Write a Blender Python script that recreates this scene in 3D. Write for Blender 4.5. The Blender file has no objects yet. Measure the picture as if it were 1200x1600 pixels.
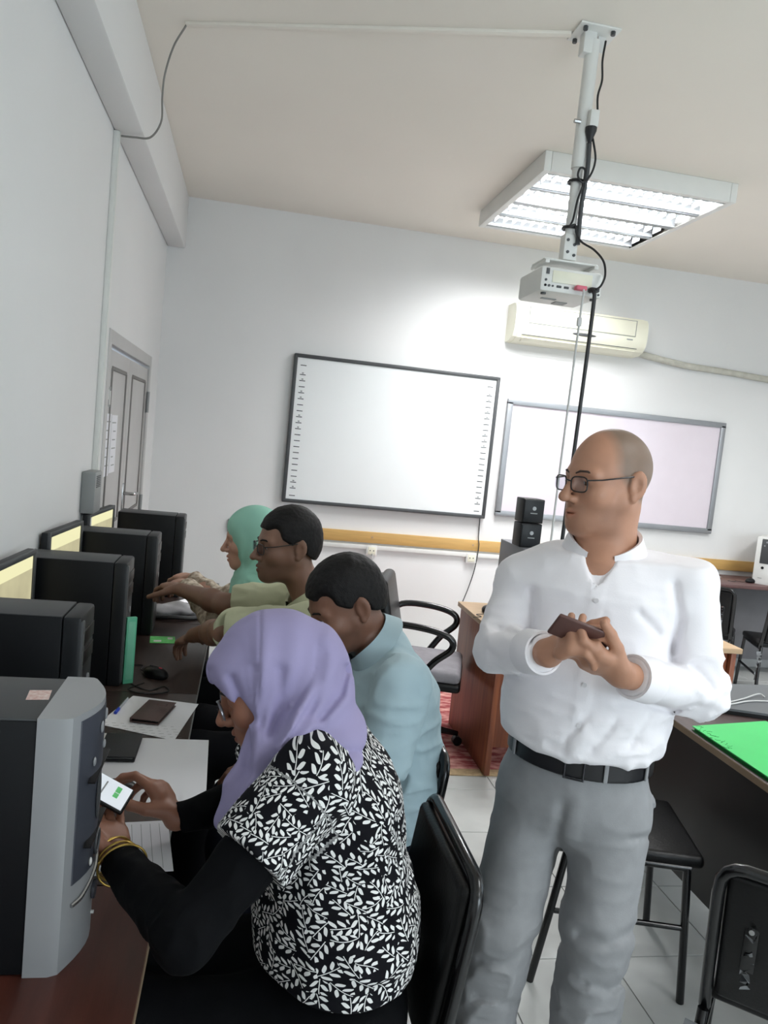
import bpy, bmesh, math, random
import numpy as np
from mathutils import Vector, Matrix
random.seed(7); np.random.seed(7)
SC = bpy.context.scene
COL = SC.collection
PI = math.pi
# ------------------------------------------------------------------ camera
YAW, PITCH, ROLL, FPX, EYE = 0.180974, -0.093140, 0.100732, 1207.0, 1.66
_cy, _sy = math.cos(YAW), math.sin(YAW)
FWD = np.array([_sy*math.cos(PITCH), _cy*math.cos(PITCH), math.sin(PITCH)])
_r0 = np.array([_cy, -_sy, 0.0]); _u0 = np.cross(_r0, FWD)
RGT = math.cos(ROLL)*_r0 + math.sin(ROLL)*_u0
UPV = -math.sin(ROLL)*_r0 + math.cos(ROLL)*_u0
cam = bpy.data.cameras.new('camera'); cam_o = bpy.data.objects.new('camera', cam); COL.objects.link(cam_o)
cam.sensor_fit = 'VERTICAL'; cam.sensor_height = 36.0; cam.lens = 36.0*FPX/1600.0
cam.clip_start = 0.05; cam.clip_end = 60
_m = Matrix(((RGT[0], UPV[0], -FWD[0], 0.0), (RGT[1], UPV[1], -FWD[1], 0.0), (RGT[2], UPV[2], -FWD[2], EYE), (0, 0, 0, 1)))
cam_o.matrix_world = _m
SC.camera = cam_o
def at(px, py, Y):
    d = ((px-600)*RGT - (py-800)*UPV)/FPX + FWD
    q = d*(Y/d[1]); q[2] += EYE
    return q
def atz(px, py, z):
    d = ((px-600)*RGT - (py-800)*UPV)/FPX + FWD
    q = d*((z-EYE)/d[2]); q[2] += EYE
    return q
# ------------------------------------------------------------------ world, light, exposure
SC.view_settings.view_transform = 'Standard'; SC.view_settings.look = 'None'
SC.view_settings.gamma = 1.0; SC.view_settings.use_curve_mapping = False
SC.view_settings.exposure = 0.64
LAMP_W, WINDOW_W, FRONT_FILL_W = 62.0, 10.0, 112.0
SC.cycles.max_bounces = 7; SC.cycles.diffuse_bounces = 4; SC.cycles.glossy_bounces = 3; SC.cycles.transmission_bounces = 3; SC.cycles.transparent_max_bounces = 8; SC.cycles.caustics_reflective = False; SC.cycles.caustics_refractive = False
w = bpy.data.worlds.new('sky'); SC.world = w; w.use_nodes = True
_bg = w.node_tree.nodes['Background']; _bg.inputs[0].default_value = (0.74, 0.85, 1.0, 1); _bg.inputs[1].default_value = 1.0
def area(name, loc, sx, sy, power, color, rot, parent=None):
    l = bpy.data.lights.new(name, 'AREA'); l.shape = 'RECTANGLE'; l.size = sx; l.size_y = sy; l.energy = power; l.color = color
    o = bpy.data.objects.new(name, l); COL.objects.link(o); o.location = loc; o.rotation_euler = rot
    if parent: o.parent = parent
    return o
XL, XR, YF, YB, ZC = -0.70, 5.2, -2.6, 6.0, 3.27
WIN = [(0.7, 2.5)]
FILL_WIN = [(1.5, 3.0), (3.3, 4.8)]  # windows added unseen behind the camera to light the foreground
for k, (a, b) in enumerate(WIN):
    area('daylight', (XR+0.25, (a+b)/2, 1.75), 1.5, b-a, WINDOW_W, (0.95, 0.98, 1.0), (0, math.radians(90), 0))
for a, b in FILL_WIN:
    area('daylight', ((a+b)/2, YF-0.25, 1.75), b-a, 1.5, FRONT_FILL_W/2, (0.97, 0.98, 1.0), (math.radians(90), 0, 0))  # fill light through the added front windows
# ------------------------------------------------------------------ materials
def lin(c):
    return tuple(((v/255)/12.92 if v/255 <= 0.04045 else ((v/255+0.055)/1.055)**2.4) for v in c)
MATS = {}
def mat(name, rgb, rough=0.6, metal=0.0, var=0.06, vscale=6.0, bump=0.0, bscale=80.0, stretch=(1, 1, 1), spec=0.5, coat=0.0, emit=None, rgb2=None, detail=3.0, attr=False, sss=0.0):
    if name in MATS: return MATS[name]
    m = bpy.data.materials.new(name); m.use_nodes = True; MATS[name] = m
    nt = m.node_tree; N = nt.nodes; L = nt.links; b = N['Principled BSDF']
    b.inputs['Roughness'].default_value = rough; b.inputs['Metallic'].default_value = metal
    b.inputs['Specular IOR Level'].default_value = spec; b.inputs['Coat Weight'].default_value = coat
    c1 = lin(rgb); c2 = lin(rgb2) if rgb2 else tuple(min(1, v*(1-3*var)) for v in c1)
    tc = N.new('ShaderNodeTexCoord'); mp = N.new('ShaderNodeMapping'); mp.inputs['Scale'].default_value = stretch
    L.new(tc.outputs['Object'], mp.inputs['Vector'])
    ns = N.new('ShaderNodeTexNoise'); ns.inputs['Scale'].default_value = vscale; ns.inputs['Detail'].default_value = detail
    L.new(mp.outputs[0], ns.inputs['Vector'])
    rp = N.new('ShaderNodeValToRGB'); rp.color_ramp.elements[0].position = 0.3; rp.color_ramp.elements[1].position = 0.7
    rp.color_ramp.elements[0].color = (*c2, 1); rp.color_ramp.elements[1].color = (*c1, 1)
    L.new(ns.outputs['Fac'], rp.inputs['Fac'])
    if attr:
        at_ = N.new('ShaderNodeVertexColor'); at_.layer_name = 'Col'
        mx = N.new('ShaderNodeMix'); mx.data_type = 'RGBA'; mx.blend_type = 'MULTIPLY'; mx.inputs[0].default_value = 1
        L.new(at_.outputs['Color'], mx.inputs[6]); L.new(rp.outputs['Color'], mx.inputs[7]); L.new(mx.outputs[2], b.inputs['Base Color'])
    else:
        L.new(rp.outputs['Color'], b.inputs['Base Color'])
    if bump > 0:
        n2 = N.new('ShaderNodeTexNoise'); n2.inputs['Scale'].default_value = bscale; n2.inputs['Detail'].default_value = 2
        L.new(mp.outputs[0], n2.inputs['Vector'])
        bp = N.new('ShaderNodeBump'); bp.inputs['Strength'].default_value = bump; bp.inputs['Distance'].default_value = 0.01
        L.new(n2.outputs['Fac'], bp.inputs['Height']); L.new(bp.outputs[0], b.inputs['Normal'])
    if emit:
        b.inputs['Emission Color'].default_value = (*lin(emit[0]), 1); b.inputs['Emission Strength'].default_value = emit[1]
    if sss:
        b.inputs['Subsurface Weight'].default_value = sss; b.inputs['Subsurface Radius'].default_value = (0.012, 0.005, 0.003)
    return m
def glass(name, rgb=(235, 242, 245), gloss=0.12):
    m = bpy.data.materials.new(name); m.use_nodes = True; nt = m.node_tree; N = nt.nodes; L = nt.links
    N.remove(N['Principled BSDF']); t = N.new('ShaderNodeBsdfTransparent'); t.inputs[0].default_value = (*lin(rgb), 1)
    g = N.new('ShaderNodeBsdfGlossy'); g.inputs['Roughness'].default_value = 0.03
    mx = N.new('ShaderNodeMixShader'); mx.inputs[0].default_value = gloss
    L.new(t.outputs[0], mx.inputs[1]); L.new(g.outputs[0], mx.inputs[2]); L.new(mx.outputs[0], N['Material Output'].inputs[0])
    return m
M = dict(
    wall=mat('wall paint', (233, 233, 232), 0.7, var=0.012, vscale=1.2, bump=0.04, bscale=60),
    ceil=mat('ceiling paint', (242, 236, 226), 0.8, var=0.015, vscale=0.9, bump=0.03, bscale=40),
    tile=mat('floor tile', (208, 210, 208), 0.28, var=0.05, vscale=5, spec=0.5),
    grout=mat('grout', (216, 217, 214), 0.9),
    door=mat('door paint', (196, 194, 192), 0.5, var=0.02, vscale=4),
    doorline=mat('door groove', (128, 125, 122), 0.6),
    white=mat('white plastic', (232, 232, 228), 0.45, var=0.015),
    offwhite=mat('cream plastic', (236, 234, 214), 0.35, var=0.01),
    grey=mat('grey plastic', (150, 153, 152), 0.5, var=0.03),
    dgrey=mat('dark grey plastic', (72, 74, 76), 0.5, var=0.04),
    black=mat('black plastic', (15, 15, 17), 0.42, var=0.08, spec=0.3),
    blacks=mat('black glossy steel', (13, 13, 15), 0.22, var=0.05, spec=0.6),
    vinyl=mat('black vinyl', (13, 13, 14), 0.38, var=0.1, bump=0.08, bscale=160, spec=0.3),
    chrome=mat('steel', (190, 190, 190), 0.25, 0.9),
    alu=mat('aluminium', (158, 161, 165), 0.42, 0.55, var=0.02),
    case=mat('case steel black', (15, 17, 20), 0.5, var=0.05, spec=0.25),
    casetop=mat('case top lit grey', (62, 64, 66), 0.5, var=0.04),  # grey of the lit tower tops put into the colour
    bez=mat('bezel charcoal', (32, 34, 37), 0.42, var=0.05, spec=0.3),
    silver=mat('silver plastic', (160, 162, 164), 0.36, 0.15, var=0.02),
    slate=mat('slate plastic', (70, 73, 82), 0.4, var=0.06),
    deskred=mat('red brown laminate', (92, 48, 38), 0.42, var=0.12, vscale=9, stretch=(5, 0.6, 1), bump=0.03, bscale=50),
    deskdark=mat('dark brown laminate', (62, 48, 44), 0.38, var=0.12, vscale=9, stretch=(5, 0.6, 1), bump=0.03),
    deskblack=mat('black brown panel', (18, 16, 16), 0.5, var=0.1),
    deskr=mat('walnut laminate', (74, 58, 55), 0.4, var=0.1, vscale=8, stretch=(5, 0.6, 1)),
    edge=mat('edge band', (150, 128, 104), 0.5),
    wood=mat('orange brown wood', (150, 88, 58), 0.42, var=0.1, vscale=5, stretch=(6, 6, 0.7), rgb2=(112, 58, 40), bump=0.03),
    woodtop=mat('light wood top', (190, 160, 126), 0.45, var=0.06, vscale=7, stretch=(1, 6, 6)),
    rail=mat('yellow pine', (214, 172, 104), 0.5, var=0.05, vscale=6, stretch=(0.7, 6, 9)),
    paper=mat('paper', (236, 236, 240), 0.85, var=0.01),
    board=mat('board surface', (236, 239, 239), 0.45, var=0.004, spec=0.25),
    boardp=mat('pinkish board surface', (226, 216, 224), 0.16, var=0.01),
    ink=mat('printed ink', (52, 54, 58), 0.7),
    mint=mat('mint plastic', (112, 214, 172), 0.4, var=0.04),
    green=mat('green folder', (70, 205, 110), 0.32, var=0.03),
    greencard=mat('green card', (122, 232, 130), 0.5, var=0.1, vscale=60),
    brown=mat('brown leather', (96, 76, 72), 0.5, var=0.1, bump=0.1, bscale=300),
    blackl=mat('black leather', (38, 39, 42), 0.5, var=0.1, bump=0.1, bscale=300),
    blue=mat('blue plastic', (30, 70, 200), 0.35),
    clear=mat('clear plastic', (190, 196, 202), 0.2),
    red=mat('red mark', (220, 45, 70), 0.5),
    pink=mat('pink plug', (226, 110, 130), 0.5),
    gold=mat('gold', (214, 180, 96), 0.28, 0.9),
    cable=mat('black rubber', (30, 30, 32), 0.5),
    wcable=mat('white rubber', (206, 206, 204), 0.5),
    gcable=mat('grey rubber', (140, 138, 134), 0.6),
    lens=glass('spectacle glass', (240, 241, 244), 0.04),
    pane=glass('window glass'),
    tube=mat('fluorescent tube', (255, 255, 255), 0.4, emit=((244, 250, 255), 6.0)),
    louver=mat('louvre aluminium', (170, 173, 176), 0.3, 0.4, var=0.01),
    seatg=mat('grey seat cloth', (150, 146, 152), 0.7, var=0.08, vscale=14, bump=0.15, bscale=60),
    film=mat('torn clear film', (150, 152, 154), 0.15, var=0.2),
)
# ------------------------------------------------------------------ mesh builder
def nrm(v):
    v = np.asarray(v, float); return v/max(1e-12, np.linalg.norm(v))
class MB:
    def __init__(s): s.v = []; s.f = []
    def add(s, v, f):
        o = len(s.v); s.v += [tuple(map(float, p)) for p in v]; s.f += [tuple(i+o for i in q) for q in f]; return s
    def box(s, c, d, bev=0.0, rot=None, seg=2):
        bm = bmesh.new(); bmesh.ops.create_cube(bm, size=1.0)
        for v in bm.verts: v.co = Vector((v.co.x*d[0], v.co.y*d[1], v.co.z*d[2]))
        if bev > 0:
            bmesh.ops.bevel(bm, geom=bm.edges[:], offset=min(bev, 0.49*min(d)), segments=seg, profile=0.5, affect='EDGES')
        R = Matrix.Identity(3) if rot is None else rot
        bm.verts.ensure_lookup_table()
        s.add([tuple(R @ v.co + Vector(c)) for v in bm.verts], [[v.index for v in f.verts] for f in bm.faces]); bm.free(); return s
    def tube(s, pts, r, n=8, closed=False, cap=True):
        P = [np.asarray(p, float) for p in pts]; m = len(P)
        R = r if hasattr(r, '__len__') else [r]*m
        T = []
        for i in range(m):
            a = P[(i-1) % m] if (closed or i > 0) else P[0]; b = P[(i+1) % m] if (closed or i < m-1) else P[-1]
            T.append(nrm(b-a))
        u = np.cross(T[0], (0, 0, 1)); 
        if np.linalg.norm(u) < 1e-3: u = np.cross(T[0], (1, 0, 0))
        u = nrm(u); V = []
        for i in range(m):
            u = nrm(u - T[i]*np.dot(u, T[i])); w_ = np.cross(T[i], u)
            for k in range(n):
                a = 2*PI*k/n; V.append(P[i] + R[i]*(math.cos(a)*u + math.sin(a)*w_))
        F = []
        for i in range(m if closed else m-1):
            j = (i+1) % m
            for k in range(n):
                F.append((i*n+k, i*n+(k+1) % n, j*n+(k+1) % n, j*n+k))
        if cap and not closed:
            F.append(tuple(range(n-1, -1, -1))); F.append(tuple((m-1)*n+k for k in range(n)))
        return s.add(V, F)
    def cyl(s, a, b, ra, rb=None, n=16):
        return s.tube([a, b], [ra, ra if rb is None else rb], n)
    def lathe(s, prof, n=20, c=(0, 0, 0)):
        V = []; F = []; m = len(prof)
        for r, z in prof:
            for k in range(n):
                a = 2*PI*k/n; V.append((c[0]+r*math.cos(a), c[1]+r*math.sin(a), c[2]+z))
        for i in range(m-1):
            for k in range(n): F.append((i*n+k, i*n+(k+1) % n, (i+1)*n+(k+1) % n, (i+1)*n+k))
        F.append(tuple(range(n-1, -1, -1))); F.append(tuple((m-1)*n+k for k in range(n)))
        return s.add(V, F)
    def ell(s, c, R, n=16, m=10, rot=None):
        V = []; F = []
        for i in range(m+1):
            t = PI*i/m
            for k in range(n):
                a = 2*PI*k/n; p = Vector((R[0]*math.sin(t)*math.cos(a), R[1]*math.sin(t)*math.sin(a), R[2]*math.cos(t)))
                if rot is not None: p = rot @ p
                V.append((p[0]+c[0], p[1]+c[1], p[2]+c[2]))
        for i in range(m):
            for k in range(n): F.append((i*n+k, (i+1)*n+k, (i+1)*n+(k+1) % n, i*n+(k+1) % n))
        return s.add(V, F)
    def prism(s, poly, axis, lo, hi):
        """poly: 2-D points in the two other axes (in order x,y,z without axis), extruded along axis"""
        V = []
        for h in (lo, hi):
            for p in poly:
                q = list(p); q.insert(axis, h); V.append(q)
        n = len(poly); F = [tuple(range(n-1, -1, -1)), tuple(range(n, 2*n))]
        for k in range(n): F.append((k, (k+1) % n, n+(k+1) % n, n+k))
        return s.add(V, F)
    def mesh(s, name, m, smooth=40):
        me = bpy.data.meshes.new(name); me.from_pydata(s.v, [], s.f); me.validate(); me.update()
        bm = bmesh.new(); bm.from_mesh(me); bmesh.ops.remove_doubles(bm, verts=bm.verts[:], dist=1e-6)
        bmesh.ops.recalc_face_normals(bm, faces=bm.faces[:]); bm.to_mesh(me); bm.free()
        if smooth:
            me.polygons.foreach_set('use_smooth', [True]*len(me.polygons)); me.set_sharp_from_angle(angle=math.radians(smooth))
        if m: me.materials.append(m)
        return me
    def build(s, name, m, parent=None, smooth=40):
        o = bpy.data.objects.new(name, s.mesh(name, m, smooth)); COL.objects.link(o)
        if parent: o.parent = parent
        return o
def tag(o, label=None, cat=None, group=None, kind=None):
    if label: o['label'] = label
    if cat: o['category'] = cat
    if group: o['group'] = group
    if kind: o['kind'] = kind
    return o
def thing(name, label, cat, loc=(0, 0, 0), rz=0.0, group=None):
    o = bpy.data.objects.new(name, None); COL.objects.link(o); o.empty_display_size = 0.1
    o.location = tuple(float(v) for v in loc); o.rotation_euler = (0, 0, rz); return tag(o, label, cat, group)
def copy_tree(o, parent=None):
    c = o.copy(); COL.objects.link(c); c.parent = parent
    for ch in list(o.children): copy_tree(ch, c)
    return c
def share(src, name, loc, parent=None):
    o = bpy.data.objects.new(name, src); COL.objects.link(o); o.location = loc
    if parent: o.parent = parent
    return o
def bz(pts, n=10):
    """Catmull-Rom through the points"""
    P = [np.asarray(p, float) for p in pts]; P = [2*P[0]-P[1]] + P + [2*P[-1]-P[-2]]; out = []
    for i in range(1, len(P)-2):
        for k in range(n):
            t = k/n; a, b, c, d = P[i-1:i+3]
            out.append(0.5*((2*b)+(c-a)*t+(2*a-5*b+4*c-d)*t*t+(3*b-a-3*c+d)*t**3))
    out.append(P[-2]); return out
def Rz(a): return Matrix.Rotation(a, 3, 'Z')
# ------------------------------------------------------------------ the room
fl = tag(MB().box((2.25, 1.7, -0.03), (6.2, 8.9, 0.04)).build('floor', M['grout'], smooth=0), kind='structure')
TS = 0.41; x0 = 0.93-4*TS; y0 = 2.267-12*TS
tm = MB().box((0, 0, 0), (TS-0.0035, TS-0.0035, 0.010), 0.001, seg=1).mesh('tile', M['tile'])
for i in range(15):
    for j in range(21):
        x, y = x0+(i+0.5)*TS, y0+(j+0.5)*TS
        if x < XR and y < YB+0.1: share(tm, 'tile', (x, y, -0.005), fl)
wb = tag(MB().box((2.25, YB+0.08, 1.64), (6.3, 0.16, 3.3)).build('wall_back', M['wall'], smooth=0), kind='structure')
DY0, DY1, DZ = 3.95, 5.56, 2.06
wl = MB().box((XL-0.08, (YF-0.1+DY0)/2, 1.64), (0.16, DY0-YF+0.1, 3.3)).box((XL-0.08, (DY1+YB)/2, 1.64), (0.16, YB-DY1, 3.3)).box((XL-0.08, (DY0+DY1)/2, (DZ+3.29)/2), (0.16, DY1-DY0, 3.29-DZ))
tag(wl.build('wall_left', M['wall'], smooth=0), kind='structure')
wf = MB(); xs = [-0.9] + [v for ab in FILL_WIN for v in ab] + [5.4]
for k in range(0, len(xs), 2): wf.box(((xs[k]+xs[k+1])/2, YF-0.08, 1.64), (xs[k+1]-xs[k], 0.16, 3.3))
for a, b in FILL_WIN:
    wf.box(((a+b)/2, YF-0.08, 0.49), (b-a, 0.16, 0.98)); wf.box(((a+b)/2, YF-0.08, 2.91), (b-a, 0.16, 0.78))
tag(wf.build('wall_front', M['wall'], smooth=0), kind='structure')
for k, (a, b) in enumerate(FILL_WIN):
    f = MB(); x = (a+b)/2; W = b-a
    for xx in (a+0.025, x, b-0.025): f.box((xx, YF-0.06, 1.75), (0.05, 0.05, 1.54), 0.004)
    for zz in (1.005, 2.495): f.box((x, YF-0.06, zz), (W, 0.05, 0.05), 0.004)
    fo = tag(f.build('window_%d' % (k+2), M['white']), kind='structure')  # added window, out of view behind the camera
    for s in (-1, 1): MB().box((x+s*W/4, YF-0.06, 1.75), (W/2-0.05, 0.006, 1.44)).build('pane', M['pane'], fo)
wr = MB(); ys = [YF-0.1] + [v for ab in WIN for v in ab] + [YB+0.1]
for k in range(0, len(ys), 2): wr.box((XR+0.08, (ys[k]+ys[k+1])/2, 1.64), (0.16, ys[k+1]-ys[k], 3.3))
for a, b in WIN:
    wr.box((XR+0.08, (a+b)/2, 0.49), (0.16, b-a, 0.98)); wr.box((XR+0.08, (a+b)/2, 2.91), (0.16, b-a, 0.78))
tag(wr.build('wall_right', M['wall'], smooth=0), kind='structure')
for k, (a, b) in enumerate(WIN):
    f = MB(); y = (a+b)/2; W = b-a
    for yy in (a+0.025, y, b-0.025): f.box((XR+0.06, yy, 1.75), (0.05, 0.05, 1.54), 0.004)
    for zz in (1.005, 2.495): f.box((XR+0.06, y, zz), (0.05, W, 0.05), 0.004)
    fo = tag(f.build('window_%d' % (k+1), M['white']), kind='structure')
    for s in (-1, 1): MB().box((XR+0.06, y+s*W/4, 1.75), (0.006, W/2-0.05, 1.44)).build('pane', M['pane'], fo)
tag(MB().box((2.25, 1.7, ZC+0.05), (6.3, 9.0, 0.10)).build('ceiling', M['ceil'], smooth=0), kind='structure')
tag(MB().box((XL+0.065, 1.7, 3.085), (0.13, 8.6, 0.37), 0.012).build('trim_1', M['wall']), 'plastered beam along the top of the left wall', kind='structure')
# door
dr = MB()
for y in (DY0+0.035, DY1-0.035): dr.box((XL-0.045, y, DZ/2), (0.10, 0.07, DZ), 0.003)
dr.box((XL-0.045, (DY0+DY1)/2, DZ-0.035), (0.10, DY1-DY0-0.141, 0.07), 0.003)
do = tag(dr.build('door_1', M['door'], None, 0), kind='structure'); YM = 4.70
for a, b in ((DY0+0.075, YM-0.003), (YM+0.003, DY1-0.075)):
    lf = MB().box((XL-0.030, (a+b)/2, 0.99), (0.045, b-a, 1.96), 0.002).build('door_leaf', M['door'], do)
    for zz, hh in ((1.47, 0.82), (0.55, 0.82)):
        g = MB(); yy = (a+b)/2; ww = b-a-0.22
        for s in (-1, 1):
            g.box((XL-0.006, yy+s*ww/2, zz), (0.010, 0.022, hh), 0.004, seg=1); g.box((XL-0.006, yy, zz+s*hh/2), (0.010, ww, 0.022), 0.004, seg=1)
        g.build('panel_moulding', M['doorline'], lf)
hd = MB().box((XL-0.008, YM+0.055, 1.13), (0.012, 0.045, 0.24), 0.004).build('handle_plate', M['chrome'], do)
MB().tube(bz([(XL-0.005, YM+0.055, 1.19), (XL+0.05, YM+0.055, 1.19), (XL+0.06, YM+0.08, 1.19), (XL+0.055, YM+0.17, 1.185)], 5), 0.010, 8).build('door_handle', M['chrome'], hd)
for z in (1.75, 1.05, 0.3): MB().cyl((XL+0.006, DY1-0.072, z-0.07), (XL+0.006, DY1-0.072, z+0.07), 0.010, n=10).build('hinge', M['grey'], do)
# sheets on the door
def flat(name, label, cat, c, d, m, bev=0.0, rot=None, group=None):
    return tag(MB().box(c, d, bev, rot, 1).build(name, m), label, cat, group)
for k, (ya, yb, za, zb, lab) in enumerate(((4.03, 4.20, 1.33, 1.65, 'left printed white notice taped to the grey door'), (4.215, 4.39, 1.34, 1.645, 'right printed white notice taped to the grey door'))):
    t = flat('door_notice', lab, 'paper', (XL-0.0055, (ya+yb)/2, (za+zb)/2), (0.002, yb-ya, zb-za), M['paper'], group='notices on the door')
    ln = MB(); rr = random.Random(k)
    for i in range(6):
        z = zb-0.04-i*0.045; ln.box((0.0+XL-0.0043, (ya+yb)/2+rr.uniform(-.02, .02), z), (0.0008, (yb-ya)*rr.uniform(0.3, 0.7), 0.006))
    ln.build('printed_lines', M['grey'], t, 0)
t = flat('door_sign', 'small grey picture sign on the door above the notices', 'sign', (XL-0.0055, 4.075, 1.735), (0.003, 0.17, 0.10), M['grey'])
MB().box((XL-0.0035, 4.05, 1.745), (0.001, 0.05, 0.05)).box((XL-0.0035, 4.115, 1.73), (0.001, 0.03, 0.07)).build('printed_picture', M['white'], t, 0)
# cable trunking, wall box
t = thing('cable_trunking', 'white plastic cable trunking running up the left wall to the beam', 'cable duct', (XL, 3.76, 0.76))
MB().box((0.011, 0, 1.07), (0.022, 0.045, 2.14), 0.003).build('duct', M['white'], t)
MB().box((0.024, 0, 1.07), (0.005, 0.036, 2.14), 0.002).build('duct_lid', M['white'], t)
t = thing('wall_speaker_box', 'grey vented alarm box on the left wall beside the trunking', 'box', (XL, 3.60, 1.21))
MB().box((0.03, 0, 0.09), (0.06, 0.15, 0.185), 0.008).build('housing', M['grey'], t)
v = MB()
for i in range(7): v.box((0.061, -0.01, 0.115+i*0.008), (0.003, 0.085, 0.0035))
v.build('vent_slots', M['dgrey'], t, 0)
MB().box((0.02, 0.095, 0.085), (0.04, 0.03, 0.16), 0.005).build('side_cover', M['white'], t)
flat('wall_junction_box', 'small white junction box under the grey alarm box', 'box', (XL+0.02, 3.62, 1.135), (0.04, 0.10, 0.12), M['white'], 0.006)
c = MB().tube(bz([(XL+0.03, 3.76, 2.885), (XL+0.09, 3.75, 2.885), (XL+0.16, 3.73, 2.89), (XL+0.21, 3.66, 2.94), (XL+0.215, 3.60, 3.02), (XL+0.225, 3.56, 3.10), (XL+0.26, 3.50, 3.19), (-0.39, 3.455, 3.262)], 8), 0.0045, 6).build('hanging_cable', M['gcable'])
tag(c, 'thin grey cable looping from the trunking up to the ceiling', 'cable')
a, b = np.array([-0.39, 3.455, ZC]), np.array([1.08, 2.965, ZC]); dd = b-a
tag(MB().box(tuple((a+b)/2-np.array([0, 0, 0.006])), (np.linalg.norm(dd), 0.032, 0.014), 0.004, Rz(math.atan2(dd[1], dd[0]))).build('ceiling_cable_duct', M['ceil']), 'flat painted cable strip across the ceiling to the projector mount', 'cable duct')
# interactive board
BX0, BX1, BZ0, BZ1 = 0.285, 1.915, 1.108, 2.240
t = thing('interactive_whiteboard', 'large interactive whiteboard with dark grey frame and icon columns', 'whiteboard', ((BX0+BX1)/2, YB, BZ0))
Wd, Ht = BX1-BX0, BZ1-BZ0
MB().box((0, -0.03, Ht/2), (Wd-0.03, 0.03, Ht-0.03)).build('panel', M['board'], t)
for s in (-1, 1):
    MB().box((s*(Wd/2-0.014), -0.034, Ht/2), (0.028, 0.048, Ht-0.02), 0.008).build('frame_side', M['dgrey'], t)
    MB().box((0, -0.034, Ht/2+s*(Ht/2-0.014)), (Wd, 0.048, 0.028), 0.008).build('frame_rail', M['dgrey'], t)
icon_m = MB().box((0, 0, 0), (0.045, 0.001, 0.006)).mesh('printed_icon', M['ink'], 0); icon_m2 = MB().box((0, 0, 0), (0.014, 0.001, 0.010)).mesh('printed_icon', M['grey'], 0)
for s in (-1, 1):
    zz = [Ht-0.085] + [Ht-0.155-i*0.0455 for i in range(20)] + [0.055]
    for i, z in enumerate(zz):
        share(icon_m, 'printed_icon', (s*(Wd/2-0.075), -0.0455, z), t)
        if i in (1, 2, 4, 5, 8, 9, 10, 19, 20): share(icon_m2, 'printed_icon', (s*(Wd/2-0.075), -0.0455, z+0.012), t)
tag(MB().tube(bz([(1.885, YB-0.015, 1.12), (1.89, YB-0.02, 0.95), (1.893, YB-0.045, 0.88), (1.885, YB-0.03, 0.7), (1.85, YB-0.04, 0.55), (1.79, YB-0.10, 0.42)], 8), 0.004, 6).build('board_cable', M['cable']), 'thin black cable hanging from the interactive board', 'cable')
t = thing('second_whiteboard', 'pinkish glossy whiteboard with wide aluminium frame behind the standing man', 'whiteboard', (2.97, YB, 1.14))
Wd, Ht = 1.93, 0.945
MB().box((0, -0.014, Ht/2), (Wd-0.04, 0.02, Ht-0.04)).build('panel', M['boardp'], t)
for s in (-1, 1):
    MB().box((s*(Wd/2-0.022), -0.02, Ht/2), (0.044, 0.036, Ht-0.05), 0.004).build('frame_side', M['alu'], t)
    MB().box((0, -0.02, Ht/2+s*(Ht/2-0.022)), (Wd, 0.036, 0.044), 0.004).build('frame_rail', M['alu'], t)
# timber rail, conduit, sockets
tr = tag(MB().box(((0.42+5.1)/2, YB-0.012, 0.881), (4.68, 0.024, 0.088), 0.003).build('wall_rail', M['rail']), 'yellow pine board fixed along the back wall', 'rail')
for x in (1.02, 1.85, 2.9, 3.7): MB().cyl((x, YB-0.022, 0.885), (x, YB-0.028, 0.885), 0.008, n=10).build('screw_head', M['woodtop'], tr)
tag(MB().box(((0.62+3.1)/2, YB-0.015, 0.803), (2.48, 0.03, 0.034), 0.003).build('wall_conduit', M['white']), 'white conduit under the pine board on the back wall', 'cable duct')
for x, lab in ((1.025, 'white double wall socket under the interactive board, left one'), (1.845, 'white wall socket below the interactive board corner, near its hanging cable')):
    t = thing('wall_socket', lab, 'socket', (x, YB, 0.735), 0, 'sockets on the back wall')
    MB().box((0, -0.018, 0.045), (0.085, 0.036, 0.085), 0.005).build('socket_box', M['white'], t)
    f = MB().box((0, -0.038, 0.045), (0.06, 0.005, 0.06), 0.002).build('socket_plate', M['offwhite'], t)
    g = MB()
    for s in (-1, 1): g.cyl((s*0.014, -0.0415, 0.045), (s*0.014, -0.0395, 0.045), 0.005, n=8)
    g.build('socket_holes', M['dgrey'], f, 0)
tag(MB().tube(bz([(1.03, YB-0.045, 0.76), (1.035, YB-0.05, 0.68), (1.02, YB-0.03, 0.55), (1.0, YB-0.02, 0.4)], 6), 0.004, 6).build('socket_cable', M['wcable']), 'white cable dropping from the left wall socket', 'cable')
t = thing('light_switch', 'small grey light switch on the back wall left of the mint headscarf', 'switch', (-0.075, YB, 0.84))
MB().box((0, -0.012, 0.05), (0.06, 0.024, 0.10), 0.004).build('switch_box', M['grey'], t)
MB().box((0, -0.026, 0.05), (0.03, 0.008, 0.05), 0.003).build('rocker', M['dgrey'], t)
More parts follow.
